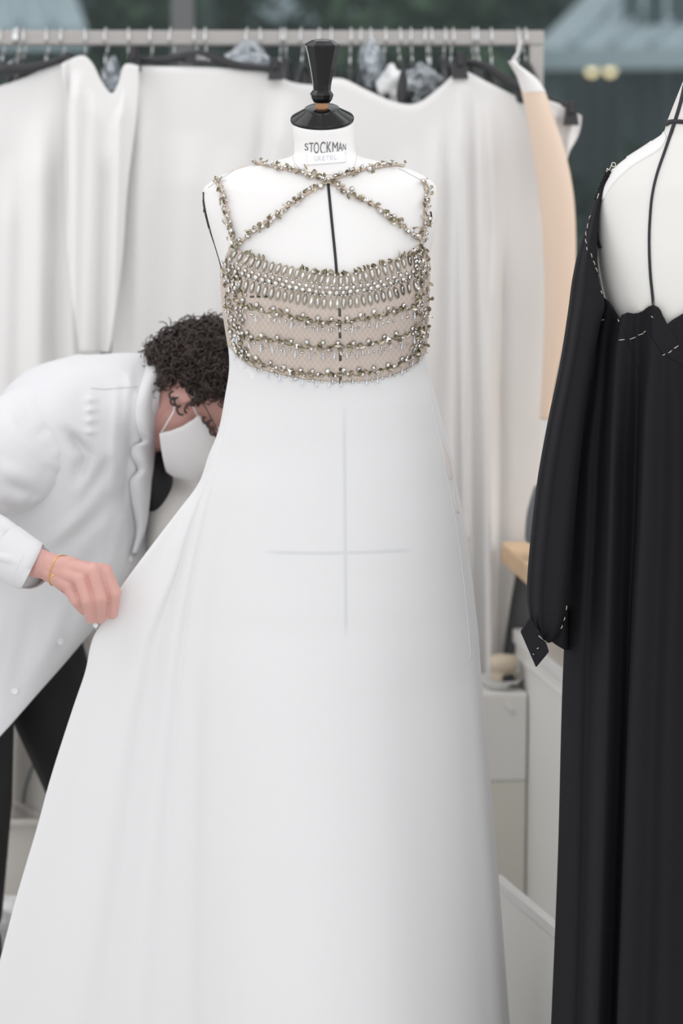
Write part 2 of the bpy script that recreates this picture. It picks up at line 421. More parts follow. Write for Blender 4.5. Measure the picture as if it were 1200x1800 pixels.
for px_, nm in ((1040, 'left of the pair of warm round lamps glowing beyond the glass'), (1072, 'right of the pair of warm round lamps glowing beyond the glass')):
    p = P(px_, 124, 9.6)
    t = thing('round_lamp', nm, 'lamp', (p.x, p.y, 0))
    MB().ell(p, [Vector((.028, 0, 0)), Vector((0, .028, 0)), Vector((0, 0, .028))], 14, 8).obj('bulb', 'bulb', t)
    MB().tube([(p.x, p.y+.0, 0), (p.x, p.y, p.z-.03)], .012, 8).obj('pole', 'plastic', t)

# ================================================================ CLOTHES RACK
YR = 1.2
zt, zb = P(600, 54, YR).z, P(600, 80, YR).z
rack = thing('clothes_rack', 'square-tube steel clothes rack across the back, crowded with hangers', 'clothes rack', (0, YR, 0))
xr_ = P(955, 60, YR).x; xl_ = P(-330, 60, YR).x; tk = zt-zb
MB().box((xl_, YR-tk/2, zb), (xr_, YR+tk/2, zt), bev=.003).obj('rail', 'rail', rack, smooth=False)
for x in (xl_, xr_-tk): MB().box((x, YR-tk/2, .05), (x+tk, YR+tk/2, zb), bev=.003).obj('post', 'rail', rack, smooth=False)
for x in (xl_, xr_-tk):
    MB().box((x, YR-.28, .05), (x+tk, YR+.28, .05+tk), bev=.003).obj('foot', 'rail', rack, smooth=False)
    for yy in (-.25, .25): MB().lathe([(.008, 0), (.025, .003), (.025, .045), (.008, .05)], 16, M4=Matrix.Translation((x+tk/2-.0, YR+yy, .025)) @ Matrix.Rotation(R(90), 4, 'Y') @ Matrix.Translation((0, 0, -.025))).obj('castor', 'rubber', rack)

# hangers: hook wire over the rail, black moulded shoulders running front to back
def hook_pts(top, drop, lean=0, r=None):
    r = r or .026; x, y, z = top; pts = []
    for i in range(10):
        a = R(200) - R(200+0)*i/9*1.0
        pts.append((x+lean*.2, y+math.cos(a)*r*1.1+0, z-.016+math.sin(a)*r))
    pts.append((x+lean*.3, y+r*1.0, z-.026)); pts.append((x+lean*.5, y+r*.6, z-.040)); pts.append((x+lean*.7, y, z-.048)); pts.append((x+lean, y, z-drop))
    return pts
def make_hanger(px, drop_px=52, lean=0, rz=0, label='', style='shoulder', group='hangers crowded on the steel rail'):
    p = P(px, 54, YR); t = thing('hanger', label, 'hanger', (p.x, YR, p.z-.03), group)
    dz = (drop_px)/FPX*5.2
    cr, sr = math.cos(rz), math.sin(rz)
    rot = lambda q: (p.x+(q[0]-p.x)*cr-(q[1]-YR)*sr, YR+(q[0]-p.x)*sr+(q[1]-YR)*cr, q[2])
    MB().tube([rot(q) for q in hook_pts((p.x, YR, zt-.004), dz, lean)], .0019, 6).obj('hook', 'wire', t)
    cx = p.x+lean; zc = zt-dz
    if style == 'shoulder':
        pts = [(cx, YR-.17, zc-.075), (cx, YR-.10, zc-.035), (cx, YR-.03, zc-.008), (cx, YR, zc), (cx, YR+.03, zc-.008), (cx, YR+.10, zc-.035), (cx, YR+.17, zc-.075)]
        MB().tube([rot(q) for q in pts], [.006, .008, .009, .010, .009, .008, .006], 8).obj('shoulders', 'plastic', t)
    return t
hookx = [5, 28, 33, 45, 85, 112, 150, 188, 225, 265, 300, 342, 436, 457, 495, 501, 530, 563, 582, 617, 635, 650, 678, 702, 722, 747, 757, 783, 797, 830, 838, 862, 910, 921]
named = {0: 'hanger with a thin steel hook, leftmost on the rail', 10: 'hanger hooked over the rail in front of the grey window mullion',
         33: 'hanger at the right end of the rail beside the nude sleeve, last of the row'}
proto_h = {}
ordn = ['first', 'second', 'third', 'fourth', 'fifth', 'sixth', 'seventh', 'eighth', 'ninth', 'tenth', 'eleventh', 'twelfth', 'thirteenth', 'fourteenth', 'fifteenth', 'sixteenth', 'seventeenth']
for i, hx in enumerate(hookx):
    drop = [58, 66, 84, 52, 62, 55, 60, 70, 64, 58, 60, 56][i % 12]; lean = random.uniform(-.008, .008)
    lab = named.get(i) or ('steel-hooked hanger on the rail, %s from the left' % ordn[i] if i < 17 else 'steel-hooked hanger on the rail, %s from the right' % ordn[33-i])
    make_hanger(hx, drop, lean, random.uniform(-.12, .12), lab)
# wide clip hangers carrying the toiles, bar seen from the front
def clip_hanger(hook_px, a, b, Y, Yb, label, clips, text=False, drop=(0, 0)):
    A, B = P(*a, Y), P(*b, Yb); mid = (A+B)/2; hp = P(hook_px, 54, YR)
    t = thing('clip_hanger', label, 'hanger', (hp.x, YR, hp.z-.05))
    hk = hook_pts((hp.x, YR, zt-.004), .05, 0)
    # mouth of the hook in line with the bar
    tt = (hp.x-A.x)/(B.x-A.x) if abs(B.x-A.x) > 1e-6 else .5; q = A.lerp(B, min(max(tt, .1), .9)); 
    MB().tube(hk+[(hp.x, YR-.02, zt-.06), (q.x, q.y, q.z+.02)], .0022, 6).obj('hook', 'wire', t)
    n = 14; pts = []; rr = []
    for i in range(n):
        s = i/(n-1); p = A.lerp(B, s); p = p+Vector((0, 0, .018*math.exp(-((s-min(max(tt, .1), .9))/.18)**2))); pts.append(p); rr.append(.0065+.004*math.exp(-((s-.5)/.25)**2))
    MB().tube(pts, rr, 8, flat=.6).obj('bar', 'plastic', t)
    for cx, cy, cw, ch, cY in clips:
        p = P(cx, cy, cY); wd = cw/FPX*(cY+4)/2; h = ch/FPX*(cY+4)/2
        m = MB()
        v = [(p.x-wd*.6, cY-.012, p.z+h), (p.x+wd*.6, cY-.012, p.z+h), (p.x+wd, cY-.016, p.z-h), (p.x-wd, cY-.016, p.z-h)]
        v += [(x, y+.028, z) for x, y, z in v]
        m.add(v, [(0, 3, 2, 1), (4, 5, 6, 7), (0, 1, 5, 4), (1, 2, 6, 5), (2, 3, 7, 6), (3, 0, 4, 7)])
        m.box((p.x-wd*.35, cY-.026, p.z+h*.1), (p.x+wd*.35, cY-.006, p.z+h*1.3), bev=.002)
        m.obj('clip', 'plastic', t, smooth=False)
    return t, pts
YT = .96
ch1, _ = clip_hanger(30, (-60, 158), (128, 98), YT-.01, YT+.02, 'black clip hanger sloping down to the left edge', [(122, 108, 24, 24, YT-.01)])
ch2, _ = clip_hanger(361, (228, 104), (492, 122), YT+.02, YT-.01, 'long black clip hanger with small white lettering on its centre', [(236, 106, 24, 36, YT-.01), (484, 124, 26, 32, YT-.015)])
ch3, _ = clip_hanger(838, (800, 112), (1008, 190), YT+.02, YT-.05, 'black clip hanger tilting down to the right end of the rack', [(808, 118, 28, 40, YT-.01), (1003, 202, 26, 36, YT-.07)])

hub = MB(); hA = [P(x, y, YT+.0) for x, y in ((318, 112), (330, 98), (352, 90), (372, 90), (396, 99), (410, 114))]; hB = [q+Vector((0, .012, 0)) for q in hA]; n = len(hA)
hub.add(hA+hB, [tuple(range(n)), tuple(n+i for i in range(n))[::-1]]+[(i, (i+1) % n, n+(i+1) % n, n+i) for i in range(n)]); hub.obj('hub', 'plastic', ch2, smooth=False)
LATE_HUB = True
# toiles: cloth sheets with their own folds
def toile(name, label, top, bottom_py, edges, Y, folds, material='toile', group=None, nx=90, ny=90, cat='garment', swag=0, parent=None):
    """top: px polyline; edges: rows (py, xl, xr); folds: (px_top, px_bottom, amp, width, start, end)"""
    V = []; xs0, xs1 = top[0][0], top[-1][0]; tpc = crom(top, 200)
    for j in range(ny):
        v = j/(ny-1)
        for i in range(nx):
            u = i/(nx-1)
            py0 = float(np.interp(xs0+(xs1-xs0)*u, tpc[:, 0], tpc[:, 1])); py = py0+(bottom_py-py0)*v
            e = pchip_rows([q[0] for q in edges], [q[1:] for q in edges], max(py, edges[0][0]))
            blend = min(1, max(0, (py-py0)/60)); xl = e[0]; xr = e[1]
            px = (xs0+(xs1-xs0)*u)*(1-blend)+(xl+(xr-xl)*u)*blend
            y = Y
            for (pt, pb, am, wd, s, en) in folds:
                c = pt+(pb-pt)*v; env = min(1, max(0, (v-s)/.08+.0)) * min(1, max(0, (en-v)/.15))
                y -= am*env*math.exp(-((px-c)/wd)**2)
            y += .004*math.sin(px*.05+v*3)*min(1, v*4)
            p = P(px, py, y); V.append(p)
    f = [(j*nx+i, (j+1)*nx+i, (j+1)*nx+i+1, j*nx+i+1) for j in range(ny-1) for i in range(nx-1)]
    o = ob(name, mesh(name, V, f, material), parent)
    m = o.modifiers.new('Solidify', 'SOLIDIFY'); m.thickness = .002; m.offset = 0
    if label: tag(o, label, cat, group)
    return o
G = None
toile('hanging_toile', 'white cotton toile hanging at the left edge, clipped left of the folded one', [(-120, 190), (-30, 160), (40, 138), (90, 114), (122, 108), (160, 108)], 1440, [(100, -120, 175), (300, -120, 170), (700, -120, 178), (1440, -110, 190)], YT+.02,
      [(70, 60, .030, 26, .05, 2), (20, -10, .02, 20, .1, 2), (125, 135, .025, 14, .2, 2), (-50, -60, .03, 30, 0, 2), (100, 92, -.012, 12, .12, .8)], group=G)
toile('hanging_toile', 'narrow folded white toile with a V-shaped notch at its top', [(108, 112), (128, 102), (147, 98), (163, 112), (178, 142), (196, 164), (208, 146), (216, 118), (226, 112), (244, 116)], 620, [(98, 108, 246), (200, 116, 240), (330, 114, 224), (460, 120, 214), (620, 140, 192)], YT-.035,
      [(135, 128, .020, 12, .05, 2), (165, 150, .012, 14, .1, 2), (212, 200, .022, 9, .08, 2), (190, 178, -.015, 10, .25, 2), (120, 118, -.018, 6, 0, 2)], nx=70, group=G)
toile('hanging_toile', 'wide white toile hanging behind the mannequin and the bent person', [(232, 116), (300, 117), (380, 119), (470, 128), (520, 146), (600, 152)], 1250, [(100, 215, 640), (300, 212, 640), (600, 196, 640), (1250, 190, 640)], YT+.005,
      [(500, 420, .03, 22, .02, .6), (410, 330, .02, 28, .12, .7), (330, 300, .018, 40, .1, 2), (250, 225, .02, 18, .03, 2), (560, 500, .02, 26, .1, .9), (470, 385, -.016, 14, .03, .5)], group=G)
toile('hanging_toile', 'white toile sagging in a swag right of the black finial', [(560, 140), (600, 138), (640, 156), (690, 178), (730, 182), (765, 160), (800, 128), (812, 122), (860, 146), (905, 168)], 1500, [(100, 560, 905), (300, 560, 945), (640, 560, 952), (760, 560, 952), (900, 560, 936), (1000, 560, 908), (1200, 560, 878), (1500, 560, 858)], YT-.01,
      [(812, 830, .035, 9, 0, 2), (800, 790, .025, 10, .03, 2), (770, 700, .030, 18, .03, .45), (840, 868, .030, 12, .03, 2), (730, 640, .022, 22, .06, .4), (860, 905, .018, 10, .02, .4), (700, 760, .02, 24, .2, 2), (868, 862, .03, 9, .2, 2), (884, 878, -.02, 10, .2, 2)], group=G)
toile('hanging_toile', 'greyish white toile hanging behind the wooden table, right of the gown', [(840, 170), (900, 178), (950, 190)], 1180, [(160, 840, 955), (300, 840, 957), (640, 840, 956), (800, 840, 952), (950, 840, 930), (1180, 840, 885)], YT+.10,
      [(905, 890, .02, 14, .1, 2), (940, 925, .015, 10, .1, 2)], 'toile_w', nx=40)
toile('hanging_toile', 'pointed corner of white toile clipped at the far right end of the hanger', [(950, 172), (975, 180), (1000, 190), (1022, 204)], 330, [(170, 950, 1026), (230, 950, 1014), (260, 955, 1002), (330, 958, 985)], YT-.045,
      [(975, 975, .012, 8, .1, 2), (1005, 990, .012, 6, .05, 2)], nx=40, ny=40)
# nude long sleeve piece with white top
def tubeish(name, rows, Yc, h, material, parent=None, seg=28, sub=60, cap=(True, True), crease=None, noise=0):
    """rows: (xa,ya,xb,yb[,Yc,h]) opposite silhouette points -> elliptical rings"""
    full = [tuple(r)+((Yc, h) if len(r) == 4 else ()) for r in rows]
    rr = crom(full, sub); rings = []
    for j, (xa, ya, xb, yb, yc, hh) in enumerate(rr):
        A, B = P(xa, ya, yc), P(xb, yb, yc); c = (A+B)/2; e = (B-A)/2; ring = []
        for k in range(seg):
            a = 2*math.pi*k/seg; q = c - e*math.cos(a) + Vector((0, -1, 0))*hh*math.sin(a)
            if crease: q = q+Vector((0, -1, 0))*crease(k/seg, j/(sub-1))
            if noise: q = q+Vector((noise3(q, 9), noise3(q+Vector((3, 1, 7)), 9), 0))*noise
            ring.append(q)
        rings.append(ring)
    v, f = loft(rings, True, cap)
    return ob(name, mesh(name, v, f, material), parent)
ns = thing('nude_sleeve', 'long peach nude lining sleeve hanging at the right end of the rail', 'garment', P(940, 740, YT-.08))
tubeish('sleeve_tube', [(916, 160, 957, 158), (926, 210, 975, 210), (938, 280, 994, 270), (947, 350, 1008, 345), (953, 430, 1012, 430), (956, 500, 1009, 510), (955, 600, 992, 600), (951, 680, 975, 680), (948, 736, 966, 736)], YT-.09, .022, 'nude', ns)
tubeish('sleeve_head', [(893, 108, 900, 106), (900, 120, 925, 124), (908, 135, 943, 138), (913, 150, 952, 150), (917, 163, 959, 161)], YT-.09, .023, 'toile', ns)
MB().tube([P(908, 112, YT-.09), P(902, 104, YT+.05), P(911, 92, YR-.04), P(914, 70, YR-.03)], .003, 6).obj('hanging_loop', 'toile', ns)
# crumpled garments under film between the hangers
def crumple(name, label, px, py, wpx, hpx, Y, matn, seed, hook=None):
    s = (Y+4)/FPX; c = P(px, py, Y); mbb = MB(); mbb.ell(c, [Vector((wpx/2*s, 0, 0)), Vector((0, .05, 0)), Vector((0, 0, hpx/2*s))], 36, 26)
    from mathutils import noise
    vv = []
    for q in mbb.v:
        q = Vector(q); d = (q-c); n = noise.noise(q*28+Vector((seed, 0, 0)))*.35+noise.noise(q*60)*.2
        tz = d.z/(hpx/2*s); vv.append(c+Vector((d.x*(1-.45*max(tz, 0)), d.y, d.z))*(1+n))
    mbb.v = vv; o = mbb.obj(name, matn, smooth=False); tag(o, label, 'garment'); return o
crumple('film_covered_garment', 'silvery garment under clear film, left of the black finial', 436, 104, 78, 66, YT+.12, 'film', 1)
crumple('film_covered_garment', 'narrow white organza garment rising to the rail, right of the finial', 652, 108, 44, 84, YT+.12, 'film', 2)
crumple('film_covered_garment', 'crumpled white garment in the swag, beside the dark tag', 738, 142, 76, 60, YT+.10, 'film', 3)
crumple('organza_garment', 'small silvery garment seen in the notch of the folded toile', 198, 128, 36, 56, YT+.10, 'film', 4)
crumple('organza_garment', 'white crumpled garment above the swag, left of the dark tag', 690, 148, 56, 60, YT+.11, 'toile_w', 5)
dk = tubeish('dark_tag', [(706, 118, 712, 118), (700, 140, 716, 142), (696, 165, 714, 168), (700, 184, 710, 184)], YT+.02, .008, 'plastic'); tag(dk, 'small dark garment tag hanging in the swag of the toile', 'tag')

# ================================================================ WHITE GOWN'S DRESS FORM
TROWS = [(205, 514, 620, -.052, .052), (222, 514, 621, -.053, .053), (250, 517, 622, -.054, .055), (266, 517, 624, -.056, .058), (275, 510, 632, -.060, .062), (283, 480, 664, -.064, .066), (292, 436, 702, -.068, .068),
         (305, 398, 737, -.075, .072), (320, 370, 760, -.084, .076), (335, 357, 768, -.094, .08), (360, 357, 769, -.106, .085), (400, 367, 765, -.120, .09), (440, 381, 757, -.132, .09), (480, 391, 751, -.140, .09),
         (540, 395, 749, -.138, .085), (600, 404, 746, -.124, .085), (640, 411, 744, -.115, .085), (700, 414, 746, -.108, .085), (750, 428, 740, -.096, .08), (800, 440, 730, -.080, .08), (900, 440, 735, -.070, .08), (1000, 440, 740, -.065, .075), (1080, 450, 735, -.055, .06)]
def torso_pt(TR, th, py, off=0., tilt=(266, 18), Y0=0.):
    r = pchip_rows([q[0] for q in TR], [q[1:] for q in TR], py); xl, xr, yf, yb = r
    z = zrow(py, Y0); a = X(xl, Y0, z); b = X(xr, Y0, z); cx = (a+b)/2; hw = (b-a)/2+off
    s, c = math.sin(th), math.cos(th); e = 2/2.25
    x = cx+hw*math.copysign(abs(s)**e, s); dep = (-yf if c > 0 else yb)+off
    y = Y0-math.copysign(abs(c)**e, c)*dep
    if py < tilt[0]:
        k = min(1, (tilt[0]-py)/50); z += math.tan(R(tilt[1]))*(y-Y0)*k
    return Vector((x, y, z))
NT = 96
pys = list(np.arange(213, 345, 2.5))+list(np.arange(345, 1081, 9))
rings = [[torso_pt(TROWS, 2*math.pi*k/NT, py) for k in range(NT)] for py in pys]
tv, tf = loft(rings)
form = thing('dress_form', 'white linen tailor dress form with black turned finial, wearing the white gown', 'dress form', (P(604, 1000, 0).x, 0, 0))
ob('torso', mesh('torso', tv, tf, 'linen'), form)
bvT = bvh_of(tv, tf)
# black tapes
for nm, pts, wpx in (('centre_tape', [(576, 318), (580, 360), (585, 410), (589, 450), (592, 486)], 4.6), ('armhole_tape', [(357, 338), (357, 352), (362, 380), (371, 415), (381, 448), (391, 482)], 4.0)):
    v, f = strip(bvT, pts, wpx); ob(nm, mesh(nm, v, f, 'tape'), form)
v, f = strip(bvT, [(752, 398), (757, 385), (756, 372)], 1.6); ob('armhole_tape', mesh('armhole_tape', v, f, 'tape'), form)
# neck-base seam piping
v, f = strip(bvT, [(514, 268), (517, 285), (530, 297), (560, 306), (590, 306), (612, 300), (624, 288), (627, 270)], 1.6, off=.0001, th=.0006); ob('neck_seam', mesh('neck_seam', v, f, 'linen2'), form)
for pts in ([(366, 330), (410, 300)], [(700, 296), (742, 318)]):
    v, f = strip(bvT, pts, 1.4, off=.0002, th=.0004); ob('shoulder_seam', mesh('shoulder_seam', v, f, 'letter2'), form)
# cap, peg, faceted finial (leaning towards the camera with the neck)
capc = P(566, 208, 0); T4 = Matrix.Translation(capc) @ Matrix.Rotation(R(19), 4, 'X') @ Matrix.Rotation(R(-1.5), 4, 'Y')
pm = 4.0/FPX*1.0
o = MB().lathe([(.0, -.006), (.048, -.006), (.0525, -.003), (.0527, .0), (.0515, .002), (.030, .0145), (.0285, .0175), (.0265, .0185), (.013, .0185), (.0, .0185)], 64, M4=T4).obj('neck_cap', 'lacquer', form); autosmooth(o, 35)
o = MB().lathe([(.0, .0), (.0105, .0), (.0105, .030), (.0, .030)], 20, M4=T4).obj('peg', 'peg', form); autosmooth(o)
base = T4 @ Vector((0, 0, .027)); F4 = Matrix.Translation(base) @ Matrix.Rotation(R(7), 4, 'X') @ Matrix.Rotation(R(1), 4, 'Y')
o = MB().lathe([(.0, -.001), (.0135, .0), (.0175, .006), (.0196, .013), (.0175, .0165), (.0148, .020), (.0155, .030), (.0200, .055), (.0253, .078), (.0292, .0925), (.0285, .0945), (.018, .1005), (.0, .1040)], 10, M4=F4 @ Matrix.Rotation(R(9), 4, 'Z')).obj('finial', 'lacquer', form, smooth=False)
# pole and base
fx = P(604, 1000, 0).x
MB().lathe([(.016, .0), (.016, .9)], 20, M4=Matrix.Translation((fx, 0, .03))).obj('pole', 'lacquer', form)
MB().lathe([(.0, 0), (.20, 0), (.20, .012), (.05, .03), (.018, .05), (.0, .05)], 40, M4=Matrix.Translation((fx, 0, 0))).obj('base', 'lacquer', form)
# lettering on the neck
def glyph(ch):
    c = bpy.data.curves.new('g', 'FONT'); c.body = ch; c.resolution_u = 4; o = link(bpy.data.objects.new('g', c))
    dg = bpy.context.evaluated_depsgraph_get(); me = bpy.data.meshes.new_from_object(o.evaluated_get(dg)); v = [q.co.copy() for q in me.vertices]; f = [tuple(p.vertices) for p in me.polygons]
    bpy.data.objects.remove(o); bpy.data.curves.remove(c); bpy.data.meshes.remove(me)
    xs = [q.x for q in v]; ys = [q.y for q in v]; x0, x1, y0, y1 = min(xs), max(xs), min(ys), max(ys)
    return [((q.x-x0)/(x1-x0+1e-9), (q.y-y0)/(y1-y0+1e-9)) for q in v], f
def letters(boxes, bv, name, material, parent, off, skew=0):
    m = MB()
    for ch, x0, x1, y0, y1 in boxes:
        v, f = glyph(ch); vv = []
        for a, b in v:
            h, n = cast(bv, x0+(x1-x0)*a, y1+(y0-y1)*b+skew*(x0+(x1-x0)*a-570)); vv.append(h+n*off)
        m.add(vv, f)
    return m.obj(name, material, parent, smooth=False)
letters([('S', 535.5, 542, 252, 264.5), ('T', 543.2, 551, 251, 267.5), ('O', 551.5, 560.5, 250, 270), ('C', 562.5, 571.5, 249, 271), ('K', 574, 582.5, 249, 269.5), ('M', 584, 593.5, 249.5, 268.5), ('A', 594.5, 601.5, 250.5, 266), ('N', 602.3, 607.5, 252.5, 264)], bvT, 'lettering', 'letter', form, .0006)
bvh_ = bvh_of(hA, [tuple(range(n))])
letters([(c, 345+i*5.4, 349.4+i*5.4, 97+i*.4, 105+i*.4) for i, c in enumerate('CHANEL')], bvh_, 'lettering', 'labelw', ch2, .0008)
v, f = patch(bvT, [(538.5, 272, 607, 266), (539, 280, 607, 274), (540, 291, 607, 286)], .0006, .0008, 12, 8); lab = ob('neck_label', mesh('neck_label', v, f, 'labelw'), form)
letters([(c, 552+i*7, 557+i*7, 276-i*.5, 284-i*.5) for i, c in enumerate('GRETEL')], bvT, 'lettering', 'letter2', form, .0024)

# ================================================================ WHITE GOWN
gown = thing('evening_gown', 'long white evening gown with jewelled bodice on the central dress form', 'gown', (P(604, 1000, 0).x, 0, 0))
rows = []
#      py    xl   xM1  xM2  xF   xr   b     (train Y offsets scale with s)
SK = [(596, 400, 402, 405, 412, 747, .126, 0.), (640, 403, 405, 408, 416, 749, .118, 0.), (700, 395, 399, 404, 412, 765, .112, .02), (760, 383, 388, 394, 402, 780, .112, .05), (800, 367, 374, 384, 396, 790, .114, .10),
      (850, 349, 358, 368, 384, 799, .118, .2), (900, 312, 336, 352, 376, 809, .122, .4), (950, 274, 318, 340, 368, 817, .126, .6), (1000, 237, 302, 328, 360, 823, .130, .8), (1050, 203, 280, 318, 354, 829, .135, .95), (1090, 184, 262, 310, 350, 833, .138, 1.),
      (1120, 166, 250, 304, 347, 836, .142, 1.), (1180, 152, 238, 296, 343, 840, .150, 1.), (1243, 131, 224, 288, 340, 845, .158, 1.), (1377, 89, 200, 272, 335, 856, .176, 1.), (1445, 71, 190, 264, 333, 861, .186, 1.), (1590, 29, 165, 250, 330, 873, .206, 1.),
      (1703, 0, 145, 240, 328, 881, .222, 1.), (1800, -28, 130, 232, 326, 888, .235, 1.), (1946, -66, 108, 220, 323, 900, .252, 1.)]
def ring_ctrl(py):
    xl, m1, m2, xf, xr, b, s = pchip_rows([q[0] for q in SK], [q[1:] for q in SK], py)
    w_ = xr-xf
    kf = min(1, max(0, (py-700)/500)); c = [(xr, .004), (xr-(.035+.03*kf)*w_, (-.42+.16*kf)*b), (xr-(.17+.03*kf)*w_, (-.80+.22*kf)*b), (xr-.38*w_, (-.98+.10*kf)*b), (xr-.60*w_, -1.0*b), (xf+.20*w_, -.88*b), (xf+.07*w_, -.62*b), (xf+.012*w_, -.42*b),
         (xf-.10*(xf-xl), -.37*b+.003*s), ((m2*.6+xf*.4), -.34*b+.003*s), (m2, -.31*b-.004*s), ((m1+m2)/2, -.24*b+.006*s), (m1, -.20*b-.006*s), (m1+(xl-m1)*.5, -.11*b+.001*s), (xl+2, -.02*b-.004), (xl, .006), (xl+8+4*s, .02),
         (m1+10, .30*b), (xf+10, .62*b), (xf+.3*w_, .95*b), (xf+.7*w_, .95*b), (xr-12, .55*b)]
    return c
def hemcurve(px): return interp(px, [(380, 600), (405, 612), (420, 630), (440, 645), (470, 655), (520, 666), (560, 671), (600, 674), (650, 671), (690, 662), (720, 648), (740, 632), (752, 610)])
NS, NR = 220, 150
ringsS = []
pyl = list(np.concatenate([np.linspace(596, 700, 20), np.linspace(706, 1250, 80), np.linspace(1262, 1946, 50)]))
for j, py in enumerate(pyl):
    z = zrow(py, 0.); rc = crom([(X(a, y, z), y) for a, y in ring_ctrl(py)], NS, True)
    ringsS.append([Vector((x, y, z)) for x, y in rc])
# pull the front of the first rows down to follow the underside of the bodice
sv, sf = loft(ringsS, True, (False, False))
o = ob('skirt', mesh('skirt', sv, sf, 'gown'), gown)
m = o.modifiers.new('Solidify', 'SOLIDIFY'); m.thickness = .0016; m.offset = -1
bvS = bvh_of(sv, sf)
# side seam edge with blush facing, faint painted cross of the form tapes under the crepe
def seampts(dx): return [(pchip_rows([q[0] for q in SK], [q[5:6] for q in SK], y)[0]-dx(y), y) for y in (642, 680, 720, 760, 800, 840, 880, 920, 980, 1060, 1160)]
v, f = strip(bvS, seampts(lambda y: 3+min(8, (y-640)*.07)), 1.4, off=.0001, th=.0006, n=80); ob('side_seam', mesh('side_seam', v, f, 'gown'), gown)
v, f = patch(bvS, [(770, 772, 773), (790, 776, 782), (815, 783, 790), (838, 789, 794), (842, 791, 793)], .0003, .0009, 5, 20); ob('seam_facing', mesh('seam_facing', v, f, 'blush'), gown)
v, f = patch(bvS, [(862, 795, 796), (880, 798, 801), (898, 802, 806), (902, 805, 807)], .0003, .0009, 4, 10); ob('seam_facing', mesh('seam_facing', v, f, 'blush'), gown)
# soft shade of form tapes beneath, painted into the crepe colour
def tape_shade(m):
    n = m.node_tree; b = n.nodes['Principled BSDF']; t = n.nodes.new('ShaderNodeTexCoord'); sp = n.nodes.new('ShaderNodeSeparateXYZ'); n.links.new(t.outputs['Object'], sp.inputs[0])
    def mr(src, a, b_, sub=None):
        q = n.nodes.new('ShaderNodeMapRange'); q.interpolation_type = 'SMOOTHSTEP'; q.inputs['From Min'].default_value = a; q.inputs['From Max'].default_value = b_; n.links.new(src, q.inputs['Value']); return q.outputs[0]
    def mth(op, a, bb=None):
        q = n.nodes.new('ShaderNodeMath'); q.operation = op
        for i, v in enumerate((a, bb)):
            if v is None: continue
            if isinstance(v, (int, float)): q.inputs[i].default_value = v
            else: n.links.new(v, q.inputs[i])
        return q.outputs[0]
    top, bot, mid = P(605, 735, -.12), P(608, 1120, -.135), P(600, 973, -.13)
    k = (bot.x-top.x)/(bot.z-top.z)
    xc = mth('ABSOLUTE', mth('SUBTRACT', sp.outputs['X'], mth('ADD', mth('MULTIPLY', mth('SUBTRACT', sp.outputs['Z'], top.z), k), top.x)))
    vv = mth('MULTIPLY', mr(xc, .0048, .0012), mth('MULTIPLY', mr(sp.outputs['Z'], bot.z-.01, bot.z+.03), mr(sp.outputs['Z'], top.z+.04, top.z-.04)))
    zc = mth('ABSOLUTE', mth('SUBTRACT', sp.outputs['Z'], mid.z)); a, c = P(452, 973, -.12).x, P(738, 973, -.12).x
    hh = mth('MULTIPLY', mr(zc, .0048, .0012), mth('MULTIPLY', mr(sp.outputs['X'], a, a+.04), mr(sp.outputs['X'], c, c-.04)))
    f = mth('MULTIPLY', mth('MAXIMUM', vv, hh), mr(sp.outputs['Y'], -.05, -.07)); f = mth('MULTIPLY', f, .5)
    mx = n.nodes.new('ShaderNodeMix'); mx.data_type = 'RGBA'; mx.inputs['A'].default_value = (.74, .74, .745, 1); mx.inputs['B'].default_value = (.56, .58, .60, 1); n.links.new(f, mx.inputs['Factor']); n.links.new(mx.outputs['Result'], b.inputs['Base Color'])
tape_shade(M['gown'])
# bodice panel of net
def solve_row(th, fn, TR, off, tilt=(266, 18), Y0=0.):
    r = 500.
    for _ in range(12):
        p = torso_pt(TR, th, r, off, tilt, Y0); a, b = proj(p); r += (fn(a)-b)*.8
    return r
def neckline(px): return interp(px, [(380, 500), (388, 478), (394, 462), (400, 444), (405, 432), (412, 433), (430, 446), (460, 457), (500, 468), (540, 476), (575, 482), (620, 478), (660, 468), (700, 452), (725, 438), (742, 426), (747, 434), (751, 448), (756, 470)])
cols = []
for th in np.linspace(-R(104), R(104), 130):
    r0 = solve_row(th, neckline, TROWS, .0035); r1 = solve_row(th, hemcurve, TROWS, .0035)
    cols.append([torso_pt(TROWS, th, r0+(r1-r0)*k/23, .0040) for k in range(24)])
bv_, bf_ = loft(cols, False)
bodice = ob('bodice_panel', mesh('bodice_panel', bv_, bf_, 'net'), gown); m = bodice.modifiers.new('Solidify', 'SOLIDIFY'); m.thickness = .0016; m.offset = 0
bvB = bvh_of(bv_, bf_)
MB_edge = MB()
edge = [Vector(c[-1]) for c in cols]; MB_edge.tube(edge, .0012, 6); MB_edge.obj('waist_piping', 'gown', gown)
for a, b in ((542, 556), (568, 580), (584, 594), (606, 616), (620, 634), (646, 652), (660, 676)):
    xc = 596.5+(a-540)*.012
    v, f = strip(bvB, [(xc, a), (xc+.2, (a+b)/2), (xc+.3, b)], 4.4, off=.0009, th=.0005, n=5); ob('centre_stitch', mesh('centre_stitch', v, f, 'smoke'), gown)
for a, b in ((440, 447), (452, 458), (463, 471)): v, f = strip(bvB, [(a, 521), ((a+b)/2, 521.5), (b, 521)], 3.4, off=.0009, n=6); ob('dark_stay', mesh('dark_stay', v, f, 'smoke'), gown)

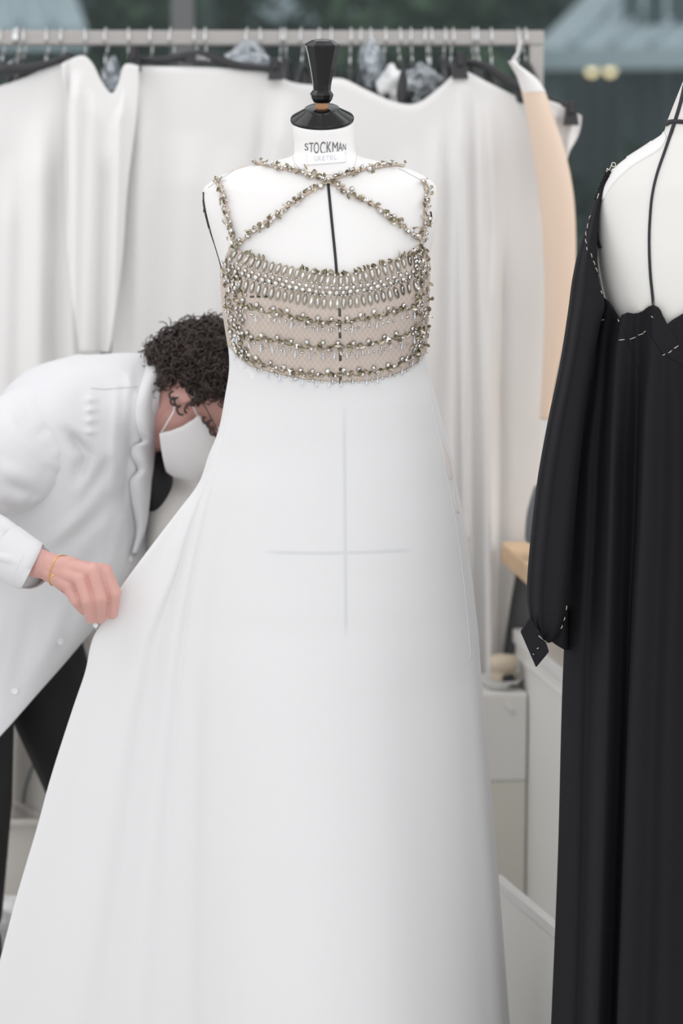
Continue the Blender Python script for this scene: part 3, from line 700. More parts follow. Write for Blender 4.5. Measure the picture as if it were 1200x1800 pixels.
# ---- beads: shared meshes, +Z outward, +Y long axis
def gem_marquise(L, W, H=.0026):
    m = MB(); n = 12; ring = lambda s, z: [Vector((W/2*s*math.sin(2*math.pi*k/n)*abs(math.sin(2*math.pi*k/n))**.15, L/2*s*math.cos(2*math.pi*k/n), z)) for k in range(n)]
    rs = [ring(1.0, .0004), ring(.97, .0012), ring(.55, H), [Vector((0, 0, H))]*n]
    v, f = loft(rs[:3]); m.add(v, f, 0)
    for s in (1.18,):
        v, f = loft([ring(1.02, .0), ring(1.55, .0002), ring(1.48, .0016), ring(1.04, .0017)]); m.add(v, f, 1)
    return m.mesh('marquise', ['crystal', 'setting'], False)
def gem_round(r, mats=('crystal', 'setting'), n=9):
    m = MB(); ring = lambda s, z, o=0: [Vector((r*s*math.cos(2*math.pi*(k+o)/n), r*s*math.sin(2*math.pi*(k+o)/n), z)) for k in range(n)]
    v, f = loft([ring(.9, 0), ring(1, r*.25), ring(.86, r*.55, .0), ring(.45, r*.85, .0)]); m.add(v, f, 0)
    v, f = loft([ring(1.0, -.0003), ring(1.22, .0), ring(1.18, r*.35), ring(1.0, r*.36)]); m.add(v, f, 1)
    return m.mesh('round', list(mats), False)
def leaf(L, W, bend, matn):
    n = 7; v = []; f = []
    for i in range(n):
        t = i/(n-1); w_ = W/2*math.sin(math.pi*min(1, t*1.02+.02))**.8; z = bend*math.sin(t*2.2); y = L*t
        v += [(-w_, y, z+.0012), (0, y, z), (w_, y, z+.0012)]
    for i in range(n-1):
        a = i*3; f += [(a, a+1, a+4, a+3), (a+1, a+2, a+5, a+4)]
    k = len(v); v += [(x, y, z-.0005) for x, y, z in v]; f += [tuple(k+q for q in g[::-1]) for g in f[:]]
    return mesh('leaf', v, f, matn, False)
def dropm(L, r):
    m = MB(); m.lathe([(.0003, 0), (r*.35, -L*.2), (r*.8, -L*.55), (r, -L*.75), (r*.7, -L*.93), (.0003, -L)], 10, M4=Matrix.Rotation(0, 4, 'X'))
    me = MB(); rr = Matrix.Rotation(R(-90), 4, 'X')
    me.v = [tuple(Vector((x, z, y+r))) for x, y, z in m.v]; me.f = m.f; me.m = m.m
    return me.mesh('drop', 'drop')
def spike(L, W, matn):
    v = [(-W/2, 0, 0), (W/2, 0, 0), (0, W*.8, 0), (0, 0, L), (0, -W*.5, 0)]
    v = [(-W/2, -W/2, 0), (W/2, -W/2, 0), (W/2, W/2, 0), (-W/2, W/2, 0), (0, 0, L)]
    return mesh('spike', v, [(0, 1, 4), (1, 2, 4), (2, 3, 4), (3, 0, 4), (3, 2, 1, 0)], matn, False)
GM = {'marq': gem_marquise(.0128, .0050), 'r1': gem_round(.0036), 'r2': gem_round(.0030), 'rs': gem_round(.0030, ('smoke', 'setting'), 6), 'tiny': gem_round(.0019),
      'lf1': leaf(.0100, .0058, .0018, 'leafm'), 'lf2': leaf(.0118, .0046, .0026, 'leafl'), 'lf3': leaf(.0084, .0068, .0010, 'leafm'), 'drop': dropm(.014, .0028), 'drop2': dropm(.0085, .0022), 'spk': spike(.007, .0058, 'crystal'), 'spks': spike(.007, .0055, 'smoke')}
cnt = {}
LIMIT = {'leaf_bead': 295, 'round_crystal': 290}
overflow = MB()
NAMES = {'marq': 'marquise_crystal', 'r1': 'round_crystal', 'r2': 'round_crystal', 'rs': 'smoked_crystal', 'tiny': 'seed_crystal', 'lf1': 'leaf_bead', 'lf2': 'leaf_bead', 'lf3': 'leaf_bead', 'drop': 'drop_bead', 'drop2': 'drop_bead', 'spk': 'pointed_crystal', 'spks': 'pointed_crystal'}
OV = {'crystal': 0, 'setting': 1, 'smoke': 2, 'antique_setting': 1}
ovm = ['crystal', 'setting', 'smoke', 'leafm', 'leafl', 'drop']
def put(kind, px, py, ang, tilt=0., lift=0., bv=None, scale=1.):
    """ang: angle in the picture plane (0 = +Y axis points up the body)"""
    h, n = cast(bv or bvB, px, py)
    up = Vector((0, 0, 1)); up = (up-n*up.dot(n)).normalized(); sd = up.cross(n)
    yv = up*math.cos(ang)-sd*math.sin(ang); zv = n
    m3 = Matrix((yv.cross(zv), yv, zv)).transposed()
    if tilt: m3 = m3 @ Matrix.Rotation(random.gauss(0, tilt), 3, 'X') @ Matrix.Rotation(random.gauss(0, tilt), 3, 'Y')
    M4 = Matrix.Translation(h+n*(.0012+lift)) @ m3.to_4x4() @ Matrix.Scale(scale, 4)
    nm = NAMES[kind]; c = cnt.get(nm, 0)
    if kind == 'tiny' or c >= LIMIT.get(nm, 290):
        me = GM[kind]; ids = [ovm.index(k) for mm in me.materials for k in ovm if M[k] == mm]
        b = len(overflow.v); overflow.v += [tuple(M4 @ q.co) for q in me.vertices]
        for p in me.polygons: overflow.f.append(tuple(b+i for i in p.vertices)); overflow.m.append(ids[p.material_index])
        return
    cnt[nm] = c+1
    o = link(bpy.data.objects.new(nm, GM[kind])); o.parent = gown; o.matrix_parent_inverse = Matrix.Translation(-gown.location); 
    o.location = M4.to_translation(); o.rotation_euler = M4.to_euler(); o.scale = (scale,)*3
def along(curve, step, jitter=0):
    c = crom(curve, 400); d = np.r_[0, np.cumsum(np.linalg.norm(np.diff(c, axis=0), axis=1))]; out = []; s = step/2
    while s < d[-1]:
        x, y = np.interp(s, d, c[:, 0]), np.interp(s, d, c[:, 1]); x2, y2 = np.interp(s+2, d, c[:, 0]), np.interp(s+2, d, c[:, 1])
        out.append((x, y, math.atan2(-(y2-y), x2-x))); s += step*(1+random.uniform(-jitter, jitter))
    return out
rnd = random.uniform
rowb = [(408, 444), (430, 455), (449, 463), (480, 470), (505, 476), (543, 486), (577, 493), (600, 494), (619, 491), (664, 478), (685, 471), (722, 456), (742, 444)]
rowc = [(396, 468), (420, 475), (445, 483), (482, 493), (534, 505), (587, 511), (626, 508), (664, 500), (689, 492), (724, 482), (748, 470)]
rowd = [(396, 487), (419, 497), (442, 504), (464, 511), (491, 518), (519, 523), (555, 530), (580, 533), (605, 532), (631, 529), (668, 521), (692, 515), (705, 509), (726, 503), (745, 495)]
for x, y, a in along(rowb, 11.4, .05): put('marq', x, y, a+rnd(-.12, .12)-.15, .10, .0005, scale=rnd(.95, 1.1))
for x, y, a in along(rowd, 11.6, .04): put('marq', x, y, a+rnd(-.08, .08), .08, .0005, scale=rnd(1, 1.12))
i = 0
for x, y, a in along(rowc, 6.0, .06):
    put('r1' if i % 2 else 'r2', x, y+(3.6 if i % 2 else -4.2)+rnd(-.6, .6), rnd(0, 3), .14, .001, scale=rnd(.92, 1.1)); i += 1
for x, y, a in along(rowc, 9, .2): put('tiny', x, y+rnd(8, 10), rnd(0, 3), .2); put('tiny', x+3, y-rnd(9, 11), rnd(0, 3), .2)
for x, y, a in along(rowc, 7, .2): put('rs', x, y+7.2+rnd(-1, 1), rnd(0, 3), .2, scale=.55)
for x, y, a in along([(p, q) for p, q in rowb], 7, .15): put('lf1', x, y-9+rnd(-2, 1), a+rnd(-.9, .9), .5, .001)
for x, y, a in along([(p, q) for p, q in rowb], 13, .2): put('r2', x, y-9.5+rnd(-1.5, 1.5), 0, .3, .0015, scale=.85)
for x, y, a in along([(p, q) for p, q in rowb], 24, .3): put(random.choice(['spk', 'spks', 'lf2']), x, y-13, a+rnd(-.5, .5), .6, .001)
# three vine rows
vines = [[(422, 538), (440, 542), (470, 548), (500, 553), (535, 561), (565, 566), (600, 566), (640, 560), (680, 552), (705, 545), (728, 538)],
         [(410, 578), (430, 588), (455, 596), (490, 600), (525, 608), (560, 611), (600, 609), (640, 607), (680, 598), (710, 590), (738, 575)],
         [(408, 604), (425, 622), (450, 637), (480, 646), (520, 655), (560, 659), (600, 659), (640, 656), (680, 648), (712, 634), (738, 612)]]
for vi, vc in enumerate(vines):
    wig = [(x, y+3*math.sin(k*1.9+vi)) for k, (x, y) in enumerate(crom(vc, 40))]
    pts = []
    for x, y in crom(wig, 120): h, n = cast(bvB, x, y); pts.append(h+n*.0016)
    MB().tube(pts, .0009, 5).obj('vine_stem', 'leafm', gown)
    k = 0
    for x, y, a in along(vc, 8.6, .15):
        s = 1 if k % 2 else -1
        put(random.choice(['lf1', 'lf3', 'lf1', 'lf2']), x, y+s*2, a+(math.pi/2*s*-1)+rnd(-.8, .8)+(0 if s > 0 else 0), .35, .001, scale=rnd(.85, 1.15))
        if k % 2: put('lf3', x+rnd(-3, 3), y-s*4, a+rnd(-3, 3), .4, .001, scale=.9)
        if k % 3 == 0: put('r1', x+rnd(-2, 2), y-8+rnd(-2, 2), 0, .25, .0015, scale=rnd(.9, 1.05))
        if k % 3 == 1: put('r2', x+rnd(-2, 2), y+rnd(-3, 4), 0, .25, .002)
        if k % 4 == 2: put('tiny', x+rnd(-3, 3), y+10, 0, .2); put('tiny', x+rnd(-3, 3), y+14, 0, .2)
        if k % 9 == 4: put(random.choice(['spk', 'spks']), x, y+rnd(-4, 4), rnd(0, 3), .5, .001)
        k += 1
    for x, y, a in along(vc, 21, .15):
        put(random.choice(['drop', 'drop', 'drop2']), x, y+7, rnd(-.15, .15), .1, .0008)
        put('tiny', x+10, y+12, 0, .2)
# dense side clusters
for side, poly in ((0, [(450, 398, 410), (480, 394, 418), (520, 396, 434), (560, 400, 430), (600, 408, 432), (628, 420, 445)]), (1, [(425, 728, 750), (450, 724, 754), (490, 730, 755), (530, 726, 754), (570, 726, 752), (605, 722, 748), (630, 712, 738)])):
    y = poly[0][0]
    while y < poly[-1][0]:
        xl = interp(y, [(p[0], p[1]) for p in poly]); xr = interp(y, [(p[0], p[2]) for p in poly]); x = xl+rnd(0, 4)
        while x < xr:
            k = random.choice(['lf1', 'lf3', 'r1', 'r2', 'lf1', 'tiny', 'lf2', 'r2'])
            put(k, x, y+rnd(-2, 2), rnd(0, 6.28), .4, rnd(.0005, .002)); x += rnd(5, 8)
        y += 7
# straps
def strap(pts, name='strap'):
    c = crom(pts, 60); path = []
    for x, y in c: h, n = cast(bvT, x, y); path.append(h+n*.0030)
    MB().tube(path, .0028, 8).obj(name, 'cord', gown)
    k = 0
    for x, y, a in along(pts, 3.3, .15):
        kk = ['lf1', 'r1', 'lf2', 'lf3', 'r2', 'lf1', 'lf2', 'tiny', 'lf3'][k % 9]; s = 1 if k % 2 else -1
        put(kk, x+rnd(-5, 5), y+rnd(-5, 5), a-math.pi/2+rnd(-.9, .9)+(0 if s > 0 else math.pi), .45, .0038+rnd(0, .0015), bv=bvT, scale=rnd(.85, 1.1))
        if k % 3 == 0: put('tiny', x+rnd(-5, 5), y+rnd(-5, 5), 0, .4, .005, bv=bvT)
        if k % 14 == 5: put('spk', x+rnd(-5, 5), y+rnd(-5, 5), rnd(0, 3), .6, .004, bv=bvT)
        k += 1
strap([(384, 316), (392, 335), (400, 365), (405, 395), (411, 425)])
strap([(743, 318), (748, 340), (746, 370), (745, 395), (741, 422)])
strap([(410, 294), (425, 289), (450, 289), (480, 294), (515, 301), (545, 309), (577, 321), (620, 342), (660, 364), (700, 392), (733, 420)])
strap([(708, 294), (690, 292), (660, 296), (635, 300), (605, 309), (577, 321), (545, 338), (515, 357), (480, 383), (450, 405), (418, 430)])
if overflow.v:
    o = overflow.obj('small_beads', ovm, gown, smooth=False); o['kind'] = 'stuff'

# ================================================================ BLACK GOWN + SECOND FORM
YB = -.12
BR = [(120, 1210, 1276, -.045, .045), (150, 1198, 1284, -.050, .050), (200, 1178, 1293, -.055, .055), (216, 1172, 1298, -.058, .058), (234, 1165, 1306, -.064, .062), (250, 1142, 1330, -.070, .066), (266, 1118, 1352, -.075, .070), (285, 1091, 1378, -.082, .075),
      (305, 1071, 1398, -.090, .08), (330, 1057, 1412, -.100, .085), (360, 1050, 1418, -.108, .088), (400, 1048, 1420, -.118, .09), (450, 1050, 1418, -.128, .09), (500, 1057, 1410, -.130, .09), (540, 1066, 1400, -.128, .09), (600, 1082, 1388, -.108, .075), (700, 1110, 1360, -.075, .065), (850, 1120, 1350, -.06, .06), (1000, 1120, 1350, -.05, .05)]
bpys = list(np.arange(120, 345, 3))+list(np.arange(345, 1001, 9))
rings = [[torso_pt(BR, 2*math.pi*k/NT, py, 0, (0, 0), YB) for k in range(NT)] for py in bpys]
v, f = loft(rings); bvK = bvh_of(v, f)
bx = P(1235, 1000, YB).x
form2 = thing('dress_form', 'cream linen dress form at the right edge, wearing the black gown', 'dress form', (bx, YB, 0))
ob('torso', mesh('torso', v, f, 'linen2'), form2)
MB().lathe([(.0, -.004), (.030, -.004), (.034, .0), (.022, .012), (.012, .02), (.012, .08), (.0, .085)], 32, M4=Matrix.Translation((bx, YB, zrow(120, YB)))).obj('neck_cap', 'lacquer', form2)
MB().lathe([(.016, .0), (.016, .9)], 20, M4=Matrix.Translation((bx, YB, .03))).obj('pole', 'lacquer', form2)
MB().lathe([(.0, 0), (.20, 0), (.20, .012), (.05, .03), (.018, .05), (.0, .05)], 40, M4=Matrix.Translation((bx, YB, 0))).obj('base', 'lacquer', form2)
for nm, pts, wpx in (('front_tape', [(1204, 150), (1197, 180), (1186, 216), (1170, 262), (1155, 305), (1146, 345), (1142, 390), (1141, 430), (1143, 480), (1147, 520), (1149, 545)], 4.2), ('neck_tape', [(1170, 219), (1178, 215), (1190, 214), (1215, 216), (1235, 218)], 7)):
    v, f = strip(bvK, pts, wpx, off=.001, th=.0016, n=50); ob(nm, mesh(nm, v, f, 'tape'), form2)
v, f = patch(bvK, [(1166, 232, 1172, 240), (1140, 252, 1160, 262), (1100, 278, 1128, 282), (1082, 292, 1104, 298), (1066, 316, 1076, 326), (1056, 352, 1062, 350)], .0004, .0012, 6, 24); ob('shoulder_pad', mesh('shoulder_pad', v, f, 'linen'), form2)
v, f = strip(bvK, [(1047, 398), (1049, 410), (1052, 425), (1056, 436)], 4, off=.0012, th=.0012, n=14); ob('armhole_tape', mesh('armhole_tape', v, f, 'tape'), form2)

bg_ = thing('black_gown', 'long black crepe gown with white tacking stitches, unfinished neckline, at the right', 'gown', (bx, YB, 0))
BK = [(540, 1050, 1066, 1080, 1094, 1110, 1126, 1148, 1178, 1235, 1400, .132), (600, 1043, 1056, 1070, 1084, 1106, 1122, 1146, 1186, 1236, 1402, .130), (700, 1028, 1045, 1062, 1078, 1102, 1122, 1136, 1190, 1240, 1405, .125), (800, 1014, 1034, 1054, 1074, 1096, 1120, 1131, 1191, 1242, 1410, .128),
      (900, 1006, 1030, 1050, 1071, 1094, 1117, 1127, 1190, 1245, 1420, .134), (1050, 998, 1022, 1042, 1066, 1090, 1109, 1119, 1186, 1248, 1440, .145), (1200, 991, 1016, 1037, 1062, 1087, 1103, 1112, 1180, 1250, 1455, .158), (1500, 983, 1010, 1030, 1053, 1077, 1092, 1101, 1175, 1255, 1480, .185), (1800, 971, 1000, 1020, 1042, 1066, 1081, 1089, 1166, 1260, 1500, .21), (1960, 964, 992, 1012, 1034, 1060, 1076, 1084, 1160, 1262, 1510, .225)]
def bring(py):
    x0, a, b_, c, d, e, g, h, ctr, xr, bb = pchip_rows([q[0] for q in BK], [q[1:] for q in BK], py); k = min(1, max(0, (py-560)/250))
    return [(x0, .0), (x0+2, -.022), (a, -.40*bb+.004*k), (b_, -.50*bb+.012*k), (c, -.74*bb-.006*k), (d, -.74*bb+.012*k), (e, -.74*bb+.022*k), (g, -.93*bb-.008*k), ((g+h)/2, -.93*bb+.004*k), (h, -.93*bb+.016*k), (ctr, -1.04*bb), (ctr+70, -.92*bb), (ctr+120, -.74*bb), (xr-10, -.4*bb), (xr, 0), (xr-20, .5*bb), (ctr+60, .95*bb), (ctr-80, .95*bb), (x0+40, .6*bb), (x0+8, .25*bb)]
def btop(px): return interp(px, [(1030, 560), (1048, 546), (1055, 530), (1062, 524), (1070, 530), (1077, 540), (1085, 552), (1091, 562), (1094, 553), (1102, 549), (1112, 551), (1122, 550), (1132, 546), (1140, 539), (1148, 536), (1156, 540), (1161, 547), (1167, 560), (1173, 570), (1180, 563), (1190, 557), (1200, 551), (1235, 540), (1400, 540)])
pyk = list(np.concatenate([np.linspace(545, 700, 30), np.linspace(708, 1960, 100)]))
ctrl_top = []
NB = 280; ringsB = []
for j, py in enumerate(pyk):
    z = zrow(py, YB); rc = crom([(X(a, YB+y, z), YB+y) for a, y in bring(py)], NB, True); ringsB.append([Vector((x, y, z)) for x, y in rc])
# raise the first rows to the ragged neckline
base0 = [p.copy() for p in ringsB[0]]
ztop = []
for p in base0:
    px, py = proj(p); ztop.append(p.z-(btop(px)-py)*(p.y+4)/FPX if p.y < YB else p.z+.0)
z0 = base0[0].z
for j in range(20):
    for k in range(NB):
        t = j/20; ringsB[j][k] = Vector((ringsB[j][k].x, ringsB[j][k].y, ztop[k]+(zrow(pyk[20], YB)-ztop[k])*t))
v, f = loft(ringsB, True, (False, False))
o = ob('skirt', mesh('skirt', v, f, 'crepe'), bg_); m = o.modifiers.new('Solidify', 'SOLIDIFY'); m.thickness = .0018; m.offset = -1
bvG = bvh_of(v, f)
# diagonal facing panels at the neckline
v, f = patch(bvG, [(1062, 532, 1090, 566), (1072, 548, 1098, 590), (1084, 570, 1112, 625), (1098, 600, 1124, 655)], .001, .0015, 10, 16); ob('neck_facing', mesh('neck_facing', v, f, 'crepe'), bg_)
v, f = patch(bvG, [(1146, 545, 1172, 572), (1144, 570, 1186, 590), (1145, 590, 1198, 625), (1160, 620, 1215, 650)], .0012, .0015, 10, 16); ob('neck_facing', mesh('neck_facing', v, f, 'crepe'), bg_)
# sleeve
def slc(u, t):
    e = min(1, max(0, (t-.12)/.2)); return e*(.010*math.exp(-((u-.16)/.03)**2)-.008*math.exp(-((u-.10)/.03)**2)+.006*math.sin(u*12+t*3)*math.exp(-((u-.28)/.12)**2))
slv = tubeish('sleeve', [(1069, 296, 1075, 306, YB-.01, .006), (1055, 325, 1061, 338, YB-.015, .010), (1045, 352, 1050, 392, YB-.02, .022), (1032, 392, 1049, 440, YB-.03, .034), (1018, 435, 1051, 490, YB-.04, .045), (1006, 490, 1062, 535, YB-.05, .052), (998, 550, 1054, 570, YB-.06, .056), (984, 640, 1040, 640, YB-.06, .056), (963, 740, 1026, 740, YB-.06, .055),
      (945, 840, 1016, 840, YB-.06, .055), (933, 940, 1008, 940, YB-.06, .055), (926, 1030, 1001, 1035, YB-.06, .052), (930, 1082, 992, 1092, YB-.06, .044), (944, 1112, 972, 1124, YB-.06, .026), (952, 1120, 962, 1128, YB-.06, .016)], YB, .05, 'crepe', bg_, seg=64, sub=110, crease=slc)
bvL = bvh_obj(slv)
tubeish('sleeve_underside', [(990, 1070, 998, 1070), (975, 1100, 998, 1105), (966, 1122, 998, 1138), (972, 1128, 996, 1142)], YB-.03, .02, 'crepe', bg_)
# folded pointed cuff
cf = MB(); YC = YB-.10
cuffp = [(933, 1084), (915, 1112), (942, 1174), (965, 1146), (960, 1131), (945, 1120), (950, 1112)]
fr = [P(x, y, YC) for x, y in cuffp]; bk = [q+Vector((0, .014, 0)) for q in fr]; n = len(fr)
cf.add(fr+bk, [tuple(range(n))[::-1], tuple(n+i for i in range(n))]+[(i, (i+1) % n, n+(i+1) % n, n+i) for i in range(n)])
cuff = cf.obj('cuff', 'crepe', bg_, smooth=False); m = cuff.modifiers.new('Bevel', 'BEVEL'); m.width = .0025; m.segments = 3
# tacking stitches
stm = MB().tube([(-.0045, 0, 0), (-.002, 0, .0008), (.002, 0, .0008), (.0045, 0, 0)], .00045, 5).mesh('stitch', 'thread')
def stitch(bv, x0, y0, x1, y1, ln=1.):
    h0, n0 = cast(bv, x0, y0); h1, n1 = cast(bv, x1, y1); d = (h1-h0)
    xv = d.normalized(); zv = (n0-xv*n0.dot(xv)).normalized(); m3 = Matrix((xv, zv.cross(xv), zv)).transposed()
    o = link(bpy.data.objects.new('tacking_stitch', stm)); o.parent = bg_; o.matrix_parent_inverse = Matrix.Translation(-bg_.location)
    o.location = (h0+h1)/2+zv*.0022; o.rotation_euler = m3.to_euler(); o.scale = (d.length/.009*ln, 1.1, 1.1)
for a in [(1040, 380, 1037, 386), (1035, 394, 1034, 402), (1032, 408, 1032, 415), (1031, 421, 1033, 428), (1033, 434, 1035, 440), (1036, 446, 1038, 453), (1040, 459, 1043, 466), (1044, 471, 1047, 478), (1049, 483, 1053, 489), (1048, 332, 1050, 336), (1053, 512, 1055, 517)]: stitch(bvL, *a)
for a in [(1040, 573, 1047, 570), (1048, 568, 1052, 567), (1056, 565, 1063, 562), (1087, 598, 1097, 597), (1106, 596, 1116, 592), (1123, 589, 1132, 586), (1133, 585, 1136, 582), (1146, 555, 1149, 558), (1163, 624, 1168, 622), (1173, 620, 1180, 615), (1184, 612, 1192, 607)]: stitch(bvG, *a)
for a in [(977, 1122, 980, 1117), (983, 1104, 986, 1098), (988, 1090, 990, 1084), (971, 1127, 973, 1124), (992, 1072, 993, 1064)]: stitch(bvL, *a)
for a in [(943, 1140, 946, 1138), (936, 1149, 938, 1150)]:
    bvc = bvh_of([q for q in fr], [tuple(range(n))]); stitch(bvc, *a, ln=1)
for a in [(940, 1112, 942, 1116), (946, 1120, 948, 1122), (950, 1126, 952, 1129)]: stitch(bvL, *a, ln=.8)
pn = thing('dress_pin', 'silver pin stuck at the neckline of the black gown', 'pin', P(1090, 556, YB-.11))
h0, n0 = cast(bvG, 1091, 565); h1, n1 = cast(bvK, 1087, 550)
MB().tube([h0+n0*.004, h1+n1*.006], .0009, 6).obj('shank', 'chrome', pn)
MB().ell(h0+n0*.004, [Vector((.0014, 0, 0)), Vector((0, .0014, 0)), Vector((0, 0, .0014))], 8, 6).obj('head', 'chrome', pn)
# loose threads at the shoulder
lt = [(1064, 318), (1066, 305), (1067, 296), (1070, 299), (1074, 291), (1076, 286), (1081, 287), (1081, 292), (1077, 293), (1075, 290)]
MB().tube(crom([tuple(P(x, y, YB-.02)) for x, y in lt], 40), .0006, 5).obj('loose_thread', 'thread', bg_)
MB().tube(crom([tuple(P(x, y, YB-.03)) for x, y in [(1052, 340), (1049, 352), (1050, 362), (1049, 370)]], 16), .0006, 5).obj('loose_thread', 'thread', bg_)
for k in range(9):
    x0 = 1062+k*1.6; y0 = 300+k*6-40*0
    x0, y0 = 1066-k*2.2, 302+k*5.5
    MB().tube([P(x0+2, y0, YB-.015), P(x0-2, y0+3, YB-.022), P(x0+3, y0+8, YB-.02), P(x0-3, y0+11, YB-.018)], [.002, .003, .003, .001], 6).obj('frayed_edge', 'crepe', bg_)
# fine fraying fibres above neckline
ff = MB()
for k in range(26):
    x0 = rnd(1115, 1160) if k < 16 else rnd(1060, 1100); y0 = btop(x0); h, n = cast(bvK, x0, y0)
    pts = [h+n*.003, h+n*.006+Vector((rnd(-.004, .004), 0, rnd(.002, .008))), h+n*.006+Vector((rnd(-.010, .010), 0, rnd(.002, .010)))]; ff.tube(pts, .00018, 4)
o = ff.obj('fraying_fibres', 'thread', bg_); o['kind'] = 'stuff'

# ================================================================ PERSON
per = thing('person', 'person in a white lab coat and face mask bending behind the gown, holding its skirt', 'person', (P(60, 1000, .45).x, .45, 0))
W = lambda x, y, Y: P(x, y, Y)
hc = W(352, 688, .36); hu = Vector((.907, 0, .42)).normalized(); hf = Vector((.42, 0, -.907)).normalized(); hs = Vector((0, 1, 0))
body = MB()
# trunk and legs
hipL, hipR = W(60, 1140, .54), W(-50, 1150, .40)
body.cap(W(20, 1090, .46), .13, W(80, 900, .44), .12); body.cap(W(80, 900, .44), .12, W(170, 780, .43), .115); body.cap(W(120, 760, .38), .05, W(230, 740, .50), .05)
body.cap(W(190, 740, .42), .10, W(262, 740, .38), .060); body.cap(W(255, 745, .38), .058, hc-hu*.055-hf*.01, .054)
# near arm
sh, el, wr = W(95, 770, .36), W(-88, 893, .115), W(68, 990, -.005)
body.cap(sh, .055, el, .042); body.cap(el, .042, W(-10, 965, .03), .032, 16); body.cap(W(-10, 965, .03), .032, wr, .026)
# far arm
body.cap(W(235, 760, .56), .052, W(330, 920, .54), .040); body.cap(W(330, 920, .54), .040, W(440, 1010, .42), .026)
body.ell(W(470, 1035, .40), [Vector((.045, 0, -.02)), Vector((0, .018, 0)), Vector((.01, 0, .035))])
# legs
knee1, ank1 = W(-22, 1400, .40), W(-38, 1660, .44); knee2, ank2 = W(165, 1430, .55), W(250, 1690, .62)
body.cap(hipR, .072, knee1, .042); body.cap(knee1, .042, ank1, .034); body.cap(hipL, .085, knee2, .055); body.cap(knee2, .055, ank2, .036)
# head
body.ell(hc+hu*.015-hf*.012, [hs*.074, hf*.094, hu*.098], 28, 20)
body.ell(hc-hu*.048+hf*.028, [hs*.056, hf*.062, hu*.060], 24, 16)
body.cap(hc+hf*.082+hu*.012, .010, hc+hf*.106-hu*.028, .013); body.ell(hc+hf*.104-hu*.030, [hs*.018, hf*.010, hu*.010])
body.ell(hc+hf*.082-hu*.060, [hs*.022, hf*.012, hu*.009]); body.ell(hc+hf*.066-hu*.094, [hs*.022, hf*.018, hu*.016])
for s in (-1, 1):
    e = hc+hs*s*.073-hu*.018-hf*.012
    body.ell(e, [hf*.017+hs*s*.006, hs*.005, hu*.030]); 
# hand : palm back + 4 fingers + thumb
K = {'i': (186, 1006, -.040), 'm': (165, 1004, -.050), 'r': (141, 1018, -.048), 'p': (120, 1031, -.040)}
KN = {k: W(*q) for k, q in K.items()}
for k, q in KN.items(): body.cap(wr+Vector(((q-wr).x*.08, 0, (q-wr).z*.08)), .0215, q, .0112)
body.ell((wr+KN['m']+KN['r'])/3+Vector((0, .006, 0)), [Vector((.034, 0, -.012)), Vector((0, .016, 0)), Vector((.008, 0, .022))])
FG = {'i': [(201, 1042, -.046), (197, 1078, -.026)], 'm': [(177, 1052, -.058), (177, 1086, -.030)], 'r': [(153, 1055, -.056), (160, 1087, -.030)], 'p': [(133, 1056, -.046), (147, 1073, -.022)]}
FR = {'i': (.0122, .0118, .0104), 'm': (.0119, .0115, .0102), 'r': (.0115, .0109, .0097), 'p': (.0104, .0096, .0084)}
for a_, b_ in ('im', 'mr', 'rp'): body.cap(KN[a_]+Vector((0, .004, .004)), .0105, KN[b_]+Vector((0, .004, .004)), .0105)
for t_ in (.35, .6, .8): body.cap(wr.lerp(KN['i'], t_)+Vector((0, .004, 0)), .014, wr.lerp(KN['p'], t_)+Vector((0, .004, 0)), .013)
for a_, b_ in ('im', 'mr', 'rp'):
    p0 = (KN[a_]+KN[b_])/2; p1 = (W(*FG[a_][0])+W(*FG[b_][0]))/2; p2 = (W(*FG[a_][1])+W(*FG[b_][1]))/2
    body.cap(p0+Vector((0, .006, .004)), .0095, p1+Vector((0, .010, 0)), .0075, 14); body.cap(p1+Vector((0, .010, 0)), .0075, p2+Vector((0, .009, .004)), .0055, 14)
def capn(a, ra, b, rb): body.cap(a, ra, b, rb, 14)
for k in 'imrp':
    a = KN[k]; b, c = W(*FG[k][0]), W(*FG[k][1]); ra, rb, rc = FR[k]; capn(a, ra, b, rb); capn(b, rb, c, rc); capn(c, rc, c+Vector((0, .012, .006)), rc*.9)
capn(wr+Vector((.012, .014, -.012)), .016, W(140, 1050, .015), .0125); capn(W(140, 1050, .015), .0125, W(178, 1078, .012), .0100)
bd = fuse(body, 'body', 'skin', .0019, 3, per, .5)
bvP = bvh_obj(bd)
